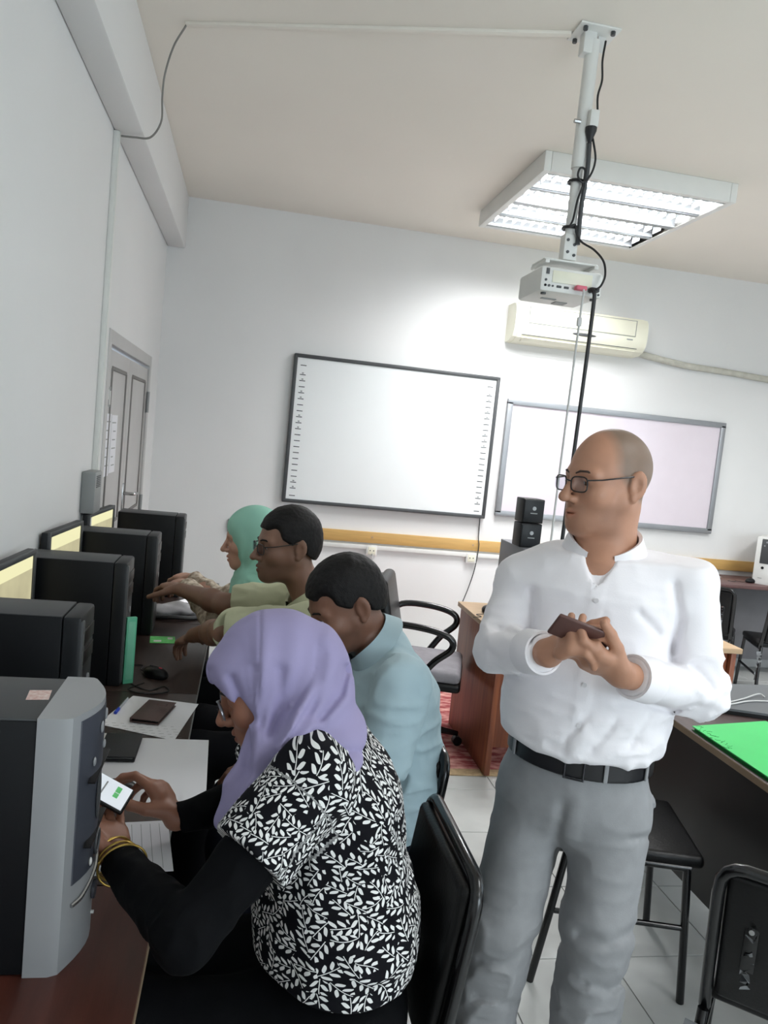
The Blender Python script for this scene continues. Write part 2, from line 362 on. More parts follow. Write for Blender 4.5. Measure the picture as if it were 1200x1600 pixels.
# air conditioner
t = thing('air_conditioner', 'cream wall mounted air conditioner above the second whiteboard', 'air conditioner', (2.48, YB, 2.52))
W = 1.10
prof = [(0, 0.0), (-0.10, 0.005), (-0.17, 0.03), (-0.205, 0.075), (-0.215, 0.13), (-0.215, 0.20), (-0.205, 0.255), (-0.18, 0.285), (-0.13, 0.295), (0, 0.295)]
MB().prism(prof, 0, -W/2+0.03, W/2-0.03).build('casing', M['offwhite'], t, 30)
for s in (-1, 1):
    e = MB(); e.prism([(y*0.985, 0.004+z*0.975) for y, z in prof], 0, min(s*(W/2-0.03), s*W/2), max(s*(W/2-0.03), s*W/2)); e.build('end_cap', M['offwhite'], t, 30)
MB().box((0, -0.2135, 0.20), (W-0.22, 0.012, 0.115), 0.005).build('front_panel', M['offwhite'], t)
g = MB()
for zz in (0.14, 0.262): g.box((0, -0.2165, zz), (W-0.21, 0.004, 0.003))
for s in (-1, 1): g.box((s*(W/2-0.107), -0.2165, 0.201), (0.003, 0.004, 0.12))
g.build('panel_gap', M['grey'], t, 0)
lv = MB().box((0, -0.150, 0.019), (W-0.16, 0.07, 0.007), 0.002, Matrix.Rotation(math.radians(-24), 3, 'X')).build('air_flap', M['offwhite'], t)
MB().box((0, -0.189, 0.052), (W-0.14, 0.004, 0.004)).build('flap_gap', M['dgrey'], t, 0)
MB().ell((0.02, -0.2115, 0.105), (0.10, 0.008, 0.012)).build('display_window', M['dgrey'], t)
MB().box((0.40, -0.216, 0.115), (0.05, 0.002, 0.008)).build('maker_mark', M['grey'], t, 0)
tag(MB().tube(bz([(3.02, YB-0.05, 2.565), (3.2, YB-0.035, 2.545), (3.5, YB-0.03, 2.515), (3.85, YB-0.028, 2.505), (4.3, YB-0.028, 2.485), (5.15, YB-0.028, 2.45)], 8), 0.026, 10).build('coolant_pipe', mat('pipe wrap', (206, 204, 192), 0.7, var=0.06, vscale=20, bump=0.2, bscale=60)), 'wrapped coolant pipe running right from the air conditioner', 'pipe')
# ------------------------------------------------------------------ ceiling luminaires
def luminaire(loc, label, gain=1.0):
    t = thing('ceiling_light', label, 'ceiling light', loc, 0, 'louvred ceiling lights'); W, D, Hh = 1.14, 1.20, 0.105
    h = MB()
    for s in (-1, 1):
        h.box((s*(W/2-0.02), 0, -Hh/2), (0.04, D, Hh), 0.004); h.box((0, s*(D/2-0.02), -Hh/2), (W-0.08, 0.04, Hh), 0.004)
    h.box((0, 0, -0.008), (W-0.06, D-0.06, 0.014)); h.build('housing', M['white'], t)
    nrow = 4; pitch = (D-0.08)/nrow
    for i in range(1, nrow):
        MB().box((0, -D/2+0.04+i*pitch, -0.076), (W-0.08, 0.055 if i == 2 else 0.034, 0.056), 0.003).build('divider', M['louver'], t)
    bl = MB(); bl.prism([(-0.055, -0.052), (0.055, -0.052), (0.055, -0.098), (-0.055, -0.098)], 0, -0.0012, 0.0012)
    bl.v = [(x, y*(0.98), z) for x, y, z in bl.v]; bm_ = bl.mesh('louvre_blade', M['louver'], 0)
    sd = MB().prism([(-0.120, -0.05), (-0.096, -0.098), (-0.100, -0.098)], 0, -W/2+0.04, W/2-0.04)
    for i in range(nrow):
        y = -D/2+0.04+(i+0.5)*pitch
        MB().cyl((-W/2+0.05, y, -0.034), (W/2-0.05, y, -0.034), 0.013, n=10).build('fluorescent_tube', M['tube'], t)
        for k in range(17): share(bm_, 'louvre_blade', (-W/2+0.04+(k+0.5)*(W-0.08)/17, y, 0), t)
        for s in (-1, 1):
            MB().prism([(y+s*0.135, -0.040), (y+s*0.112, -0.098), (y+s*0.118, -0.098), (y+s*0.137, -0.060)], 0, -W/2+0.04, W/2-0.04).build('reflector', M['louver'], t, 0)
        area('tube_light', (0, y, -0.066), W-0.1, 0.07, LAMP_W*gain/4, (0.98, 0.99, 1.0), (0, 0, 0), t)
    return t
luminaire((1.99, 4.68, ZC), 'square louvred ceiling light glowing above the projector', 1.04)
luminaire((2.3, 0.6, ZC), 'added louvred ceiling light out of view to light the standing man', 0.42)  # unseen fixture added to brighten the foreground
luminaire((2.3, -1.7, ZC), 'added louvred ceiling light out of view at the front of the room', 0.30)  # extra fixture added behind the camera, out of view
luminaire((4.2, 3.0, ZC), 'added louvred ceiling light out of view near the window side', 0.72)  # extra fixture added out of frame on the right
# ------------------------------------------------------------------ projector and mount
PX, PY = 1.16, 2.94
t = thing('projector_mount', 'white steel ceiling pole carrying the projector', 'projector mount', (PX, PY, ZC))
MB().box((0, 0, -0.004), (0.16, 0.14, 0.008), 0.002).build('ceiling_plate', M['white'], t)
MB().box((-0.02, 0, -0.045), (0.05, 0.05, 0.08), 0.004).box((0.035, 0, -0.035), (0.03, 0.006, 0.06)).build('bracket', M['white'], t)
for x, y in ((-0.055, -0.05), (0.055, -0.05), (-0.055, 0.05), (0.055, 0.05)): MB().cyl((x, y, -0.008), (x, y, -0.022), 0.009, n=6).build('bolt', M['dgrey'], t)
MB().cyl((0, 0, -0.03), (0, 0, -0.50), 0.027, n=18).build('upper_pole', M['white'], t)
MB().cyl((0, 0, -0.40), (0, 0, -0.82), 0.021, n=18).build('lower_pole', M['white'], t)
MB().box((0, 0, -0.80), (0.055, 0.05, 0.10), 0.004).build('pole_foot', M['white'], t)
for i, (dx, dz) in enumerate(((-0.015, -0.775), (0.013, -0.79), (-0.012, -0.82), (0.015, -0.83))): MB().cyl((dx, -0.024, dz), (dx, -0.029, dz), 0.006, n=8).build('bolt', M['dgrey'], t)
MB().cyl((-0.045, -0.02, -0.335), (-0.02, -0.02, -0.335), 0.008, n=8).build('thumb_screw', M['chrome'], t)
MB().box((0, 0.02, -0.862), (0.22, 0.14, 0.008), 0.003).box((-0.10, 0.02, -0.872), (0.018, 0.16, 0.014), 0.003).box((0.10, 0.02, -0.872), (0.018, 0.16, 0.014), 0.003).build('mount_plate', M['white'], t)
t = thing('projector', 'white ceiling projector with a row of ports on its rear face', 'projector', (1.155, 2.975, 2.27))
pw, pd, ph = 0.25, 0.25, 0.095
MB().box((0, 0, 0.055), (pw, pd, ph), 0.012).build('casing', M['white'], t)
MB().box((0, -pd/2-0.001, 0.066), (0.16, 0.004, 0.045), 0.002).build('rear_label_panel', M['offwhite'], t)
pr = MB()
for x, rr in ((-0.105, .005), (-0.09, .005), (-0.075, .004), (-0.105, .004)): pr.cyl((x, -pd/2+0.002, 0.030), (x, -pd/2-0.003, 0.030), rr, n=8)
pr.cyl((-0.105, -pd/2+0.002, 0.05), (-0.105, -pd/2-0.003, 0.05), 0.005, n=8)
for x in (-0.05, -0.02): pr.box((x, -pd/2-0.001, 0.030), (0.02, 0.004, 0.009), 0.002)
pr.cyl((0.112, -pd/2+0.002, 0.02), (0.112, -pd/2-0.003, 0.02), 0.004, n=8)
pr.build('ports', M['dgrey'], t)
MB().box((-0.10, -pd/2-0.001, 0.083), (0.013, 0.004, 0.022), 0.001).build('power_switch', M['dgrey'], t)
MB().cyl((-0.06, pd/2-0.01, 0.055), (-0.06, pd/2+0.03, 0.055), 0.032, 0.03, 20).build('lens_barrel', M['black'], t)
MB().box((-0.04, 0.0, 0.006), (0.06, 0.02, 0.003)).box((0.03, 0.06, 0.006), (0.05, 0.05, 0.003)).build('underside_label', M['grey'], t, 0)
for x, y in ((-0.1, -0.1), (0.1, -0.1)): MB().cyl((x, y, 0.0), (x, y, 0.009), 0.010, n=10).build('foot', M['dgrey'], t)
XC, YC = 1.232, 2.838
t = thing('power_cord', 'black power cord plugged into the pole socket and the projector', 'cable', (PX, PY-0.035, 2.4))
pts = [(0.020, 0, 0.50), (0.035, -0.004, 0.46), (0.050, -0.005, 0.40), (0.040, -0.004, 0.345), (0.012, -0.004, 0.31), (-0.012, -0.004, 0.33), (-0.006, -0.004, 0.36), (0.014, -0.004, 0.355), (0.012, -0.004, 0.30), (-0.002, -0.004, 0.24), (-0.010, -0.004, 0.17), (-0.02, -0.004, 0.14), (0.0, -0.004, 0.15), (0.012, -0.004, 0.115), (0.03, -0.02, 0.085), (0.07, -0.05, 0.055), (0.102, -0.075, 0.012), (0.110, -0.088, -0.04), (0.098, -0.092, -0.08), (0.082, -0.088, -0.098)]
MB().tube(bz(pts, 8), 0.0042, 7).build('cord', M['cable'], t)
MB().lathe([(0.006, 0.455), (0.012, 0.475), (0.021, 0.50), (0.022, 0.515)], 14, (0.020, 0, 0)).build('plug', M['cable'], t)
MB().box((0.080, -0.068, -0.098), (0.034, 0.035, 0.016), 0.003).build('connector', M['cable'], t)
t = thing('pole_socket', 'small white socket block strapped to the projector pole', 'socket', (PX+0.022, PY-0.04, 2.915))
MB().box((0, 0, 0.03), (0.036, 0.03, 0.062), 0.004).build('socket_body', M['white'], t)
tag(MB().tube(bz([(PX+0.035, PY-0.04, 2.975), (PX+0.028, PY-0.042, 3.03), (PX+0.038, PY-0.04, 3.09), (PX+0.032, PY-0.036, 3.16), (PX+0.038, PY-0.03, 3.235)], 8), 0.004, 6).build('socket_lead', M['cable']), 'short black lead from the ceiling plate to the pole socket', 'cable')
for zz, lab in ((2.545, 'lower black tape band holding the cord to the pole'), (2.72, 'upper black tape band holding the cord to the pole')):
    tag(MB().tube([(PX+0.030*math.cos(a), PY+0.030*math.sin(a), zz) for a in np.linspace(0, 2*PI, 17)[:-1]], 0.006, 6, True).build('cable_tie', M['cable']), lab, 'tape')
tag(MB().tube(bz([(PX+0.022, PY-0.03, 2.86), (PX+0.026, PY-0.032, 2.75), (PX+0.020, PY-0.030, 2.62), (PX+0.024, PY-0.03, 2.48)], 6), 0.009, 8).build('cable_bundle', M['dgrey']), 'dark bundled cables running down the projector pole', 'cable')
t = thing('video_cable', 'thick black video cable hanging straight down from the projector', 'cable', (XC, YC, 0.0))
MB().tube(bz([(0.0, 0.012, 2.30), (0.0, -0.022, 2.292), (0.004, -0.026, 2.2), (0.0, -0.02, 1.6), (0.0, 0.0, 1.0), (0.0, 0.05, 0.2), (0.05, 0.1, 0.012), (0.3, 0.15, 0.010)], 10), 0.0075, 8).build('cord', M['cable'], t)
t = thing('projector_data_cable', 'thin white cable with pink plug hanging beside the thick black cable', 'cable', (XC-0.035, YC, 0.0))
MB().tube(bz([(0.0, 0.012, 2.302), (-0.004, -0.02, 2.29), (-0.006, -0.02, 2.2), (-0.012, -0.02, 1.7), (-0.012, -0.01, 1.0), (-0.01, 0.04, 0.2), (0.0, 0.09, 0.010), (0.2, 0.12, 0.008)], 10), 0.0042, 7).build('cord', M['wcable'], t)
MB().box((-0.012, -0.006, 2.302), (0.042, 0.028, 0.016), 0.003).build('plug', M['pink'], t)
MB().box((-0.007, -0.02, 2.175), (0.018, 0.014, 0.034), 0.004).build('ferrite', M['wcable'], t)
# ------------------------------------------------------------------ left desks
def desk(name, label, x0, x1, ya, yb, z, top, side, open_side=None, edge=None, th=0.026, back=None):
    t = thing(name, label, 'desk', ((x0+x1)/2, (ya+yb)/2, 0)); W, D = x1-x0, yb-ya
    MB().box((0, 0, z-th/2), (W, D, th), 0.002).build('desktop', top, t)
    if edge: MB().box((W/2+0.0008, 0, z-th/2), (0.0016, D-0.004, th-0.004)).build('edge_band', edge, t, 0)
    for s in (-1, 1): MB().box((0, s*(D/2-0.012), (z-th)/2), (W-0.05, 0.022, z-th), 0.002).build('side_panel', side, t)
    bx = -W/2+0.05 if back is None else back
    MB().box((bx, 0, (z-th)*0.62), (0.018, D-0.05, (z-th)*0.72), 0.002).build('modesty_panel', side, t)
    return t
desk('computer_desk', 'red-brown desk under the silver computer tower in the foreground', XL+0.005, -0.10, 0.35, 1.478, 0.75, M['deskred'], M['deskred'], edge=M['edge'])
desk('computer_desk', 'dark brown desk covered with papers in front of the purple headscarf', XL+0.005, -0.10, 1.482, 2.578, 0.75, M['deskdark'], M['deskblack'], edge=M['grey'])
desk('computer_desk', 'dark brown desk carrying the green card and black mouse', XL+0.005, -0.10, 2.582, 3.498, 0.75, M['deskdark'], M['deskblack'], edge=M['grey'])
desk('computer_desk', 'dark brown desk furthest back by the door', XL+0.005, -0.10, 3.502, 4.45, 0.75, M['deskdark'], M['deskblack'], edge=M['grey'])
# ------------------------------------------------------------------ towers
def black_tower(y, xf, label, zt=0.42):
    dx = 0.325
    t = thing('computer_tower', label, 'computer', (xf-dx/2, y+0.08, 0.75), 0, 'black computer towers on the left desks'); h = zt
    MB().box((-0.022, 0, h/2), (dx-0.045, 0.16, h-0.002), 0.003).build('case', M['case'], t)
    MB().box((-0.022, 0, h-0.0015), (dx-0.047, 0.156, 0.004), 0.001).build('top_cover', M['casetop'], t)  # top sheet painted lighter than the sides, as if lit
    b = MB().box((dx/2-0.022, 0, h/2), (0.044, 0.158, h), 0.008).build('front_bezel', M['bez'], t)
    MB().box((dx/2-0.002, -0.066, h/2), (0.012, 0.022, h-0.02), 0.004).build('bezel_strip', M['dgrey'], b)
    for zz in (h-0.06, h-0.11): MB().box((dx/2+0.0005, 0.012, zz), (0.004, 0.115, 0.036), 0.001).build('drive_bay', M['black'], b)
    MB().cyl((dx/2-0.002, 0.03, h-0.18), (dx/2+0.003, 0.03, h-0.18), 0.011, n=14).build('power_button', M['silver'], b)
    for s in (-1, 1):
        for q in (-1, 1): MB().box((q*(dx/2-0.05), s*0.06, -0.0), (0.03, 0.02, 0.004)).build('foot', M['black'], t, 0)
    return t
black_tower(1.885, -0.352, 'black computer tower directly behind the silver one')
t2_ = black_tower(2.62, -0.357, 'black computer tower with the mint strip leaning on it')
MB().tube([(-0.10+0.05+0.03*math.cos(a)*0.5+0.06, -0.083, 0.14+0.03*math.sin(a)) for a in np.linspace(-1.2, 1.4, 9)], 0.0015, 5).build('side_mark', M['dgrey'], t2_)
black_tower(3.27, -0.335, 'third black computer tower, beside the middle screen')
black_tower(4.01, -0.287, 'furthest black computer tower, close to the door')
# silver tower
tx, ty0, ty1, tz = -0.205, 1.225, 1.43, 0.425
t = thing('silver_computer_tower', 'large computer tower with black side panel and silver bulging front', 'computer', (tx-0.22, (ty0+ty1)/2, 0.75)); D = ty1-ty0
MB().box((-0.04, 0, tz/2), (0.36, D-0.006, tz-0.004), 0.004).build('case', M['case'], t)
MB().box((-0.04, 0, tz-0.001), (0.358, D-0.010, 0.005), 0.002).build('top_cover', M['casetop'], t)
pf = [(0.14, -D/2), (0.178, -D/2), (0.192, -D/2+0.006)] + [(0.192+0.030*math.sin(PI*u), -D/2+0.006+(D-0.012)*u) for u in np.linspace(0.08, 0.92, 9)] + [(0.192, D/2-0.006), (0.185, D/2), (0.14, D/2)]
fb = MB().prism(pf, 2, 0.0, tz+0.004).build('front_bezel', M['silver'], t, 30)
pf2 = [(0.196, -D/2+0.022)] + [(0.1935+0.030*math.sin(PI*u), -D/2+0.006+(D-0.012)*u) for u in np.linspace(0.10, 0.9, 9)] + [(0.196, D/2-0.022)]
MB().prism(pf2, 2, 0.14, tz-0.008).build('drive_panel', M['slate'], fb, 30)
def fx(u): return 0.1945+0.030*math.sin(PI*u)
for u, z, r in ((0.30, 0.335, 0.006), (0.55, 0.345, 0.006), (0.42, 0.385, 0.008), (0.66, 0.39, 0.008)):
    MB().ell((fx(u), -D/2+D*u, z), (0.003, r, r*1.3), 10, 6).build('button', M['silver'], fb)
for z in (0.31, 0.20): MB().box((fx(0.5)-0.004, 0, z), (0.012, D*0.66, 0.0025)).build('bay_gap', M['black'], fb, 0)
MB().ell((fx(0.45), -D/2+D*0.45, 0.265), (0.003, 0.014, 0.045), 10, 8).build('drive_grip', M['dgrey'], fb)
MB().tube([(fx(0.5)+0.001, 0.018*math.cos(a), 0.175+0.020*math.sin(a)) for a in np.linspace(0, 2*PI, 21)[:-1]], 0.0025, 6, True).build('round_emblem', M['dgrey'], fb)
MB().ell((fx(0.35), -D/2+D*0.35, 0.155), (0.003, 0.006, 0.007), 8, 6).build('audio_port', M['white'], fb)
MB().tube(bz([(fx(0.10), -D/2+D*0.12, 0.105), (fx(0.25), -D/2+D*0.25, 0.108), (fx(0.5), -D/2+D*0.5, 0.125), (fx(0.7), -D/2+D*0.7, 0.146), (fx(0.88), -D/2+D*0.88, 0.17)], 6), 0.0035, 8).build('chrome_swoosh', M['chrome'], fb)
MB().cyl((fx(0.5)-0.002, 0.005, 0.085), (fx(0.5)+0.003, 0.005, 0.085), 0.016, n=18).build('power_button', M['slate'], fb)
MB().cyl((fx(0.5)-0.002, 0.0, 0.045), (fx(0.5)+0.003, 0.0, 0.045), 0.003, n=8).build('indicator_light', M['white'], fb)
s_ = tag(MB().box((0, 0, 0), (0.035, 0.046, 0.0006)).build('paper_sticker', mat('worn sticker', (228, 214, 208), 0.8, var=0.06, vscale=120, rgb2=(202, 160, 150))), 'worn white sticker on top of the silver tower', 'sticker')
s_.location = (tx-0.105, 1.335, 0.75+tz+0.0022); s_.rotation_euler = (0, 0, 0.12)
# ------------------------------------------------------------------ monitors
scr = bpy.data.materials.new('lit screen'); scr.use_nodes = True
N = scr.node_tree.nodes; L = scr.node_tree.links; b = N['Principled BSDF']; b.inputs['Base Color'].default_value = (0.02, 0.02, 0.02, 1); b.inputs['Roughness'].default_value = 0.3
tc = N.new('ShaderNodeTexCoord'); sp = N.new('ShaderNodeSeparateXYZ'); L.new(tc.outputs['Object'], sp.inputs[0])
gt = N.new('ShaderNodeMath'); gt.operation = 'GREATER_THAN'; gt.inputs[1].default_value = 0.395; L.new(sp.outputs['Z'], gt.inputs[0])
ns = N.new('ShaderNodeTexNoise'); ns.inputs['Scale'].default_value = 9; L.new(tc.outputs['Object'], ns.inputs['Vector'])
r1 = N.new('ShaderNodeValToRGB'); r1.color_ramp.elements[0].color = (*lin((140, 132, 108)), 1); r1.color_ramp.elements[1].color = (*lin((206, 200, 160)), 1); L.new(ns.outputs['Fac'], r1.inputs[0])
mx = N.new('ShaderNodeMix'); mx.data_type = 'RGBA'; L.new(gt.outputs[0], mx.inputs[0]); L.new(r1.outputs[0], mx.inputs[6]); mx.inputs[7].default_value = (*lin((226, 222, 176)), 1)
L.new(mx.outputs[2], b.inputs['Emission Color']); b.inputs['Emission Strength'].default_value = 0.75
def monitor(a, b_, zt, label):
    a = np.array(a); b_ = np.array(b_); c = (a+b_)/2; d = b_-a; W = np.linalg.norm(d); rz = math.atan2(d[1], d[0])-PI/2
    t = thing('computer_monitor', label, 'monitor', (c[0], c[1], 0.75), rz, 'monitors against the left wall'); h = zt-0.75; Hs = 0.30
    MB().box((-0.006, 0, h-Hs/2), (0.024, W, Hs), 0.005).build('back_shell', M['bez'], t)
    MB().box((0.0065, 0, h-Hs/2), (0.002, W-0.036, Hs-0.036)).build('screen', scr, t, 0)
    for s in (-1, 1):
        MB().box((0.009, s*(W/2-0.009), h-Hs/2), (0.010, 0.018, Hs), 0.003).build('bezel_side', M['dgrey'], t)
        MB().box((0.009, 0, h-Hs/2+s*(Hs/2-0.009)), (0.010, W-0.02, 0.018), 0.003).build('bezel_rail', M['dgrey'], t)
    MB().box((0.0, 0, (h-Hs)/2+0.01), (0.02, 0.06, h-Hs+0.04), 0.003).build('stand_neck', M['bez'], t)
    MB().box((0.04, 0, 0.006), (0.10, 0.20, 0.012), 0.004).build('stand_base', M['bez'], t)
    return t
monitor((-0.672, 2.16), (-0.645, 2.585), 1.205, 'nearest lit monitor, cut by the left edge of the picture')
monitor((-0.672, 2.86), (-0.640, 3.26), 1.215, 'middle lit monitor between two black towers')
monitor((-0.672, 3.55), (-0.635, 3.98), 1.205, 'furthest lit monitor, below the door')
# ------------------------------------------------------------------ things on the left desks
def place(o, loc, rz=0, rx=0, ry=0):
    o.location = tuple(map(float, loc)); o.rotation_euler = (rx, ry, rz); return o
ZD = 0.75
o = MB().box((0, 0, 0.115), (0.035, 0.014, 0.23), 0.002).build('plastic_folder_strip', M['mint']); tag(o, 'mint green plastic strip standing against a black tower', 'folder')
place(o, (-0.338, 2.66, ZD+0.001), 0.5)
MB().box((0.0, -0.0078, 0.115), (0.024, 0.001, 0.20), 0.001).build('strip_window', mat('mint pale', (140, 226, 190), 0.4), o)
def mouse(name, label, loc, rz, logo=None):
    t = thing(name, label, 'mouse', loc, rz)
    e = MB().ell((0, 0, 0.012), (0.055, 0.031, 0.026), 20, 12); e.v = [(x, y, max(z, 0.0005)) for x, y, z in e.v]; e.build('shell', M['black'], t)
    MB().box((-0.022, 0, 0.033), (0.016, 0.006, 0.010), 0.003).build('scroll_wheel', M['dgrey'], t)
    if logo: MB().ell((0.020, 0.0, 0.0365), (0.010, 0.004, 0.001), 8, 6).build('red_emblem', M['red'], t)
    MB().tube(bz([(-0.05, 0, 0.008), (-0.085, 0.01, 0.004), (-0.12, 0.05, 0.003), (-0.16, 0.02, 0.003), (-0.20, 0.06, 0.003)], 6), 0.002, 6).build('mouse_cable', M['cable'], t)
    return t
mouse('computer_mouse', 'black mouse with a red emblem on the dark desk', (*atz(243, 1058, ZD)[:2], ZD+0.001), -0.7, True)
tag(MB().tube(bz([(*atz(x, y, ZD)[:2], ZD+0.003) for x, y in ((225, 1068), (200, 1078), (228, 1085), (262, 1082), (256, 1074), (232, 1080), (205, 1070))], 6), 0.0022, 6).build('loose_mouse_cable', M['cable']), 'tangled black mouse cable beside the papers', 'cable')
o = flat('green_card', 'bright green printed card on the dark desk', 'card', (0, 0, 0), (0.10, 0.10, 0.0012), M['greencard']); place(o, (*atz(254, 1000, ZD)[:2], ZD+0.001), 0.1)
MB().box((-0.02, -0.02, 0.0008), (0.03, 0.025, 0.0004)).box((0.03, 0.02, 0.0008), (0.02, 0.03, 0.0004)).build('card_print', M['white'], o, 0)
# papers: outline corners on the desk surface
def sheet(label, corners, z, lines=0, name='paper_sheet', m=None):
    P = [np.array([*atz(x, y, ZD)[:2], 0.0]) for x, y in corners]; c = sum(P)/len(P)
    mb = MB(); mb.prism([tuple((p-c)[:2]) for p in P], 2, 0, 0.0008)
    o = tag(mb.build(name, m or M['paper'], None, 0), label, 'paper', 'papers on the dark desk'); o.location = (c[0], c[1], z)
    if lines:
        ln = MB(); A, B_, C_, D_ = [p-c for p in P]
        for i in range(lines):
            u = (i+1)/(lines+1); a = A*(1-u)+B_*u; d = D_*(1-u)+C_*u; a, d = a+(d-a)*.06, d-(d-a)*.06
            ln.tube([(a[0], a[1], 0.0009), (d[0], d[1], 0.0009)], 0.0005, 4)
        ln.build('ruled_lines', M['grey'], o, 0)
    return o
sheet('white handwritten sheet under the brown phone case', ((152, 1132), (208, 1088), (310, 1101), (272, 1158)), ZD+0.0012, 0)
sheet('blank white sheet at the desk edge beside the black wallet', ((140, 1152), (326, 1158), (321, 1262), (140, 1252)), ZD+0.0022)
sheet('ruled notebook page under the woman\'s hands', ((118, 1290), (262, 1283), (271, 1362), (110, 1372)), ZD+0.0012, 9)
wr_ = MB(); rr = random.Random(3)
for i in range(7):
    for k in range(9):
        p = atz(165+k*13+i*3, 1128+i*4.2+k*0.9, ZD+0.003); wr_.box((p[0], p[1], ZD+0.0023), (rr.uniform(.006, .016), 0.0012, 0.0002))
o = bpy.data.objects[[x.name for x in bpy.data.objects if x.name.startswith('paper_sheet')][0]]
h = wr_; h.v = [(x-o.location[0], y-o.location[1], z-o.location[2]-0.0001) for x, y, z in h.v]; h.build('handwriting', M['grey'], o, 0)
c = atz(240, 1112, ZD+.012)
t = thing('phone_case', 'brown leather phone case on the handwritten sheet', 'phone case', (c[0], c[1], ZD+0.0025), -0.22)
MB().box((0, 0, 0.004), (0.088, 0.165, 0.003), 0.001).box((0, 0, 0.014), (0.088, 0.165, 0.003), 0.001).box((-0.042, 0, 0.009), (0.004, 0.165, 0.012), 0.001).build('cover', M['brown'], t)
MB().box((0.002, 0, 0.009), (0.078, 0.155, 0.008), 0.003).build('phone', M['black'], t)
MB().box((0.01, 0.05, 0.0155), (0.03, 0.02, 0.002), 0.001).build('strap_tab', M['brown'], t)
a, b_ = atz(180, 1117, ZD), atz(203, 1090, ZD); d = nrm(b_-a)
t = thing('ballpoint_pen', 'clear ballpoint pen with a blue cap on the papers', 'pen', (a[0], a[1], ZD+0.0065), math.atan2(d[1], d[0]))
MB().cyl((0, 0, 0), (0.035, 0, 0), 0.0052, n=10).build('cap', M['blue'], t); MB().box((0.015, 0, 0.006), (0.035, 0.003, 0.002)).build('clip', M['blue'], t, 0)
MB().cyl((0.03, 0, 0), (0.13, 0, 0), 0.0038, n=10).build('barrel', M['clear'], t)
c = atz(185, 1174, ZD)
t = thing('black_wallet', 'black leather wallet with a pale edge lying on the white sheet', 'wallet', (c[0], c[1], ZD+0.0035), 0.0)
MB().box((0, 0, 0.004), (0.105, 0.155, 0.005), 0.002).box((0, 0, 0.014), (0.105, 0.155, 0.005), 0.002).box((-0.05, 0, 0.009), (0.005, 0.15, 0.012), 0.002).build('cover', M['blackl'], t)
MB().box((0.0, 0, 0.009), (0.092, 0.145, 0.005), 0.001).build('pages', M['grey'], t)
MB().box((-0.047, 0.03, 0.0172), (0.006, 0.08, 0.0015)).build('pale_edge', M['white'], t, 0)
c = atz(178, 1238, ZD+.01)
mouse('computer_mouse', 'black mouse under the woman\'s right hand', (c[0], c[1], ZD+0.0035), 0.15)
c = atz(272, 956, ZD+0.02)
t = thing('grey_cloth_pouch', 'crumpled pale grey pouch on the desk behind the green card', 'pouch', (c[0], c[1], ZD), 0.2)
e = MB().ell((0, 0, 0.03), (0.115, 0.075, 0.032), 28, 14)
e.v = [(x+0.012*math.sin(40*y), y+0.01*math.sin(30*x+1), max(0.001, z+0.008*math.sin(55*x+40*y)*math.cos(33*y))) for x, y, z in e.v]; e.build('pouch_body', mat('pale grey cloth', (188, 188, 192), 0.8, var=0.06, vscale=25), t)
MB().tube(bz([(-0.11, -0.06, 0.012), (-0.03, -0.095, 0.02), (0.05, -0.09, 0.014), (0.11, -0.06, 0.01)], 6), 0.010, 8).build('dark_trim', M['dgrey'], t)
c = atz(298, 941, ZD)
t = thing('smartphone', 'black smartphone with a lit white screen beside the grey pouch', 'phone', (c[0], c[1], ZD+0.001), -0.5)
MB().box((0, 0, 0.005), (0.085, 0.165, 0.009), 0.004).build('body', M['black'], t); MB().box((0, 0, 0.0098), (0.072, 0.12, 0.0008)).build('screen', mat('lit phone screen', (240, 240, 244), 0.3, emit=((235, 235, 240), 0.35)), t, 0)
# ------------------------------------------------------------------ teacher desk and what stands on it
X0, X1, Y0, Y1 = 1.30, 2.655, 3.60, 4.37
t = thing('teacher_desk', 'orange-brown wooden teacher desk with pale top behind the standing man', 'desk', ((X0+X1)/2, (Y0+Y1)/2, 0.012)); W, D = X1-X0, Y1-Y0
MB().box((0, 0, 0.725), (W, D, 0.028), 0.003).build('desktop', M['woodtop'], t)
for s in (-1, 1): MB().box((s*(W/2-0.03), 0, 0.355), (0.03, D-0.05, 0.71), 0.003).build('side_panel', M['wood'], t)
MB().box((0, -D/2+0.06, 0.42), (W-0.10, 0.02, 0.56), 0.003).build('front_panel', M['wood'], t)
dw = MB().box((W/2-0.26, D/2-0.05, 0.50), (0.40, 0.02, 0.40), 0.004).build('drawer_front', M['wood'], t); MB().box((W/2-0.26, D/2-0.03, 0.55), (0.10, 0.02, 0.012), 0.003).build('drawer_pull', M['chrome'], dw)
t = thing('grey_computer_tower', 'grey computer tower standing on the teacher desk under the speakers', 'computer', (1.60, 4.14, 0.751))
MB().box((0, 0.0, 0.20), (0.18, 0.40, 0.395), 0.004).build('case', mat('mid grey steel', (120, 121, 126), 0.5, var=0.02), t)
fb = MB().box((0, -0.212, 0.20), (0.182, 0.03, 0.40), 0.006).build('front_bezel', mat('pale lilac grey plastic', (150, 148, 158), 0.45), t)
MB().box((-0.083, -0.228, 0.20), (0.012, 0.006, 0.38), 0.002).build('dark_edge', M['black'], fb)
for z in (0.33, 0.28): MB().box((0.01, -0.2275, z), (0.14, 0.004, 0.036), 0.001).build('drive_bay', M['dgrey'], fb)
MB().cyl((0.02, -0.226, 0.2), (0.02, -0.231, 0.2), 0.012, n=14).build('power_button', M['silver'], fb)
MB().box((-0.045, -0.2282, 0.355), (0.022, 0.003, 0.022)).build('red_sticker', M['red'], fb, 0)
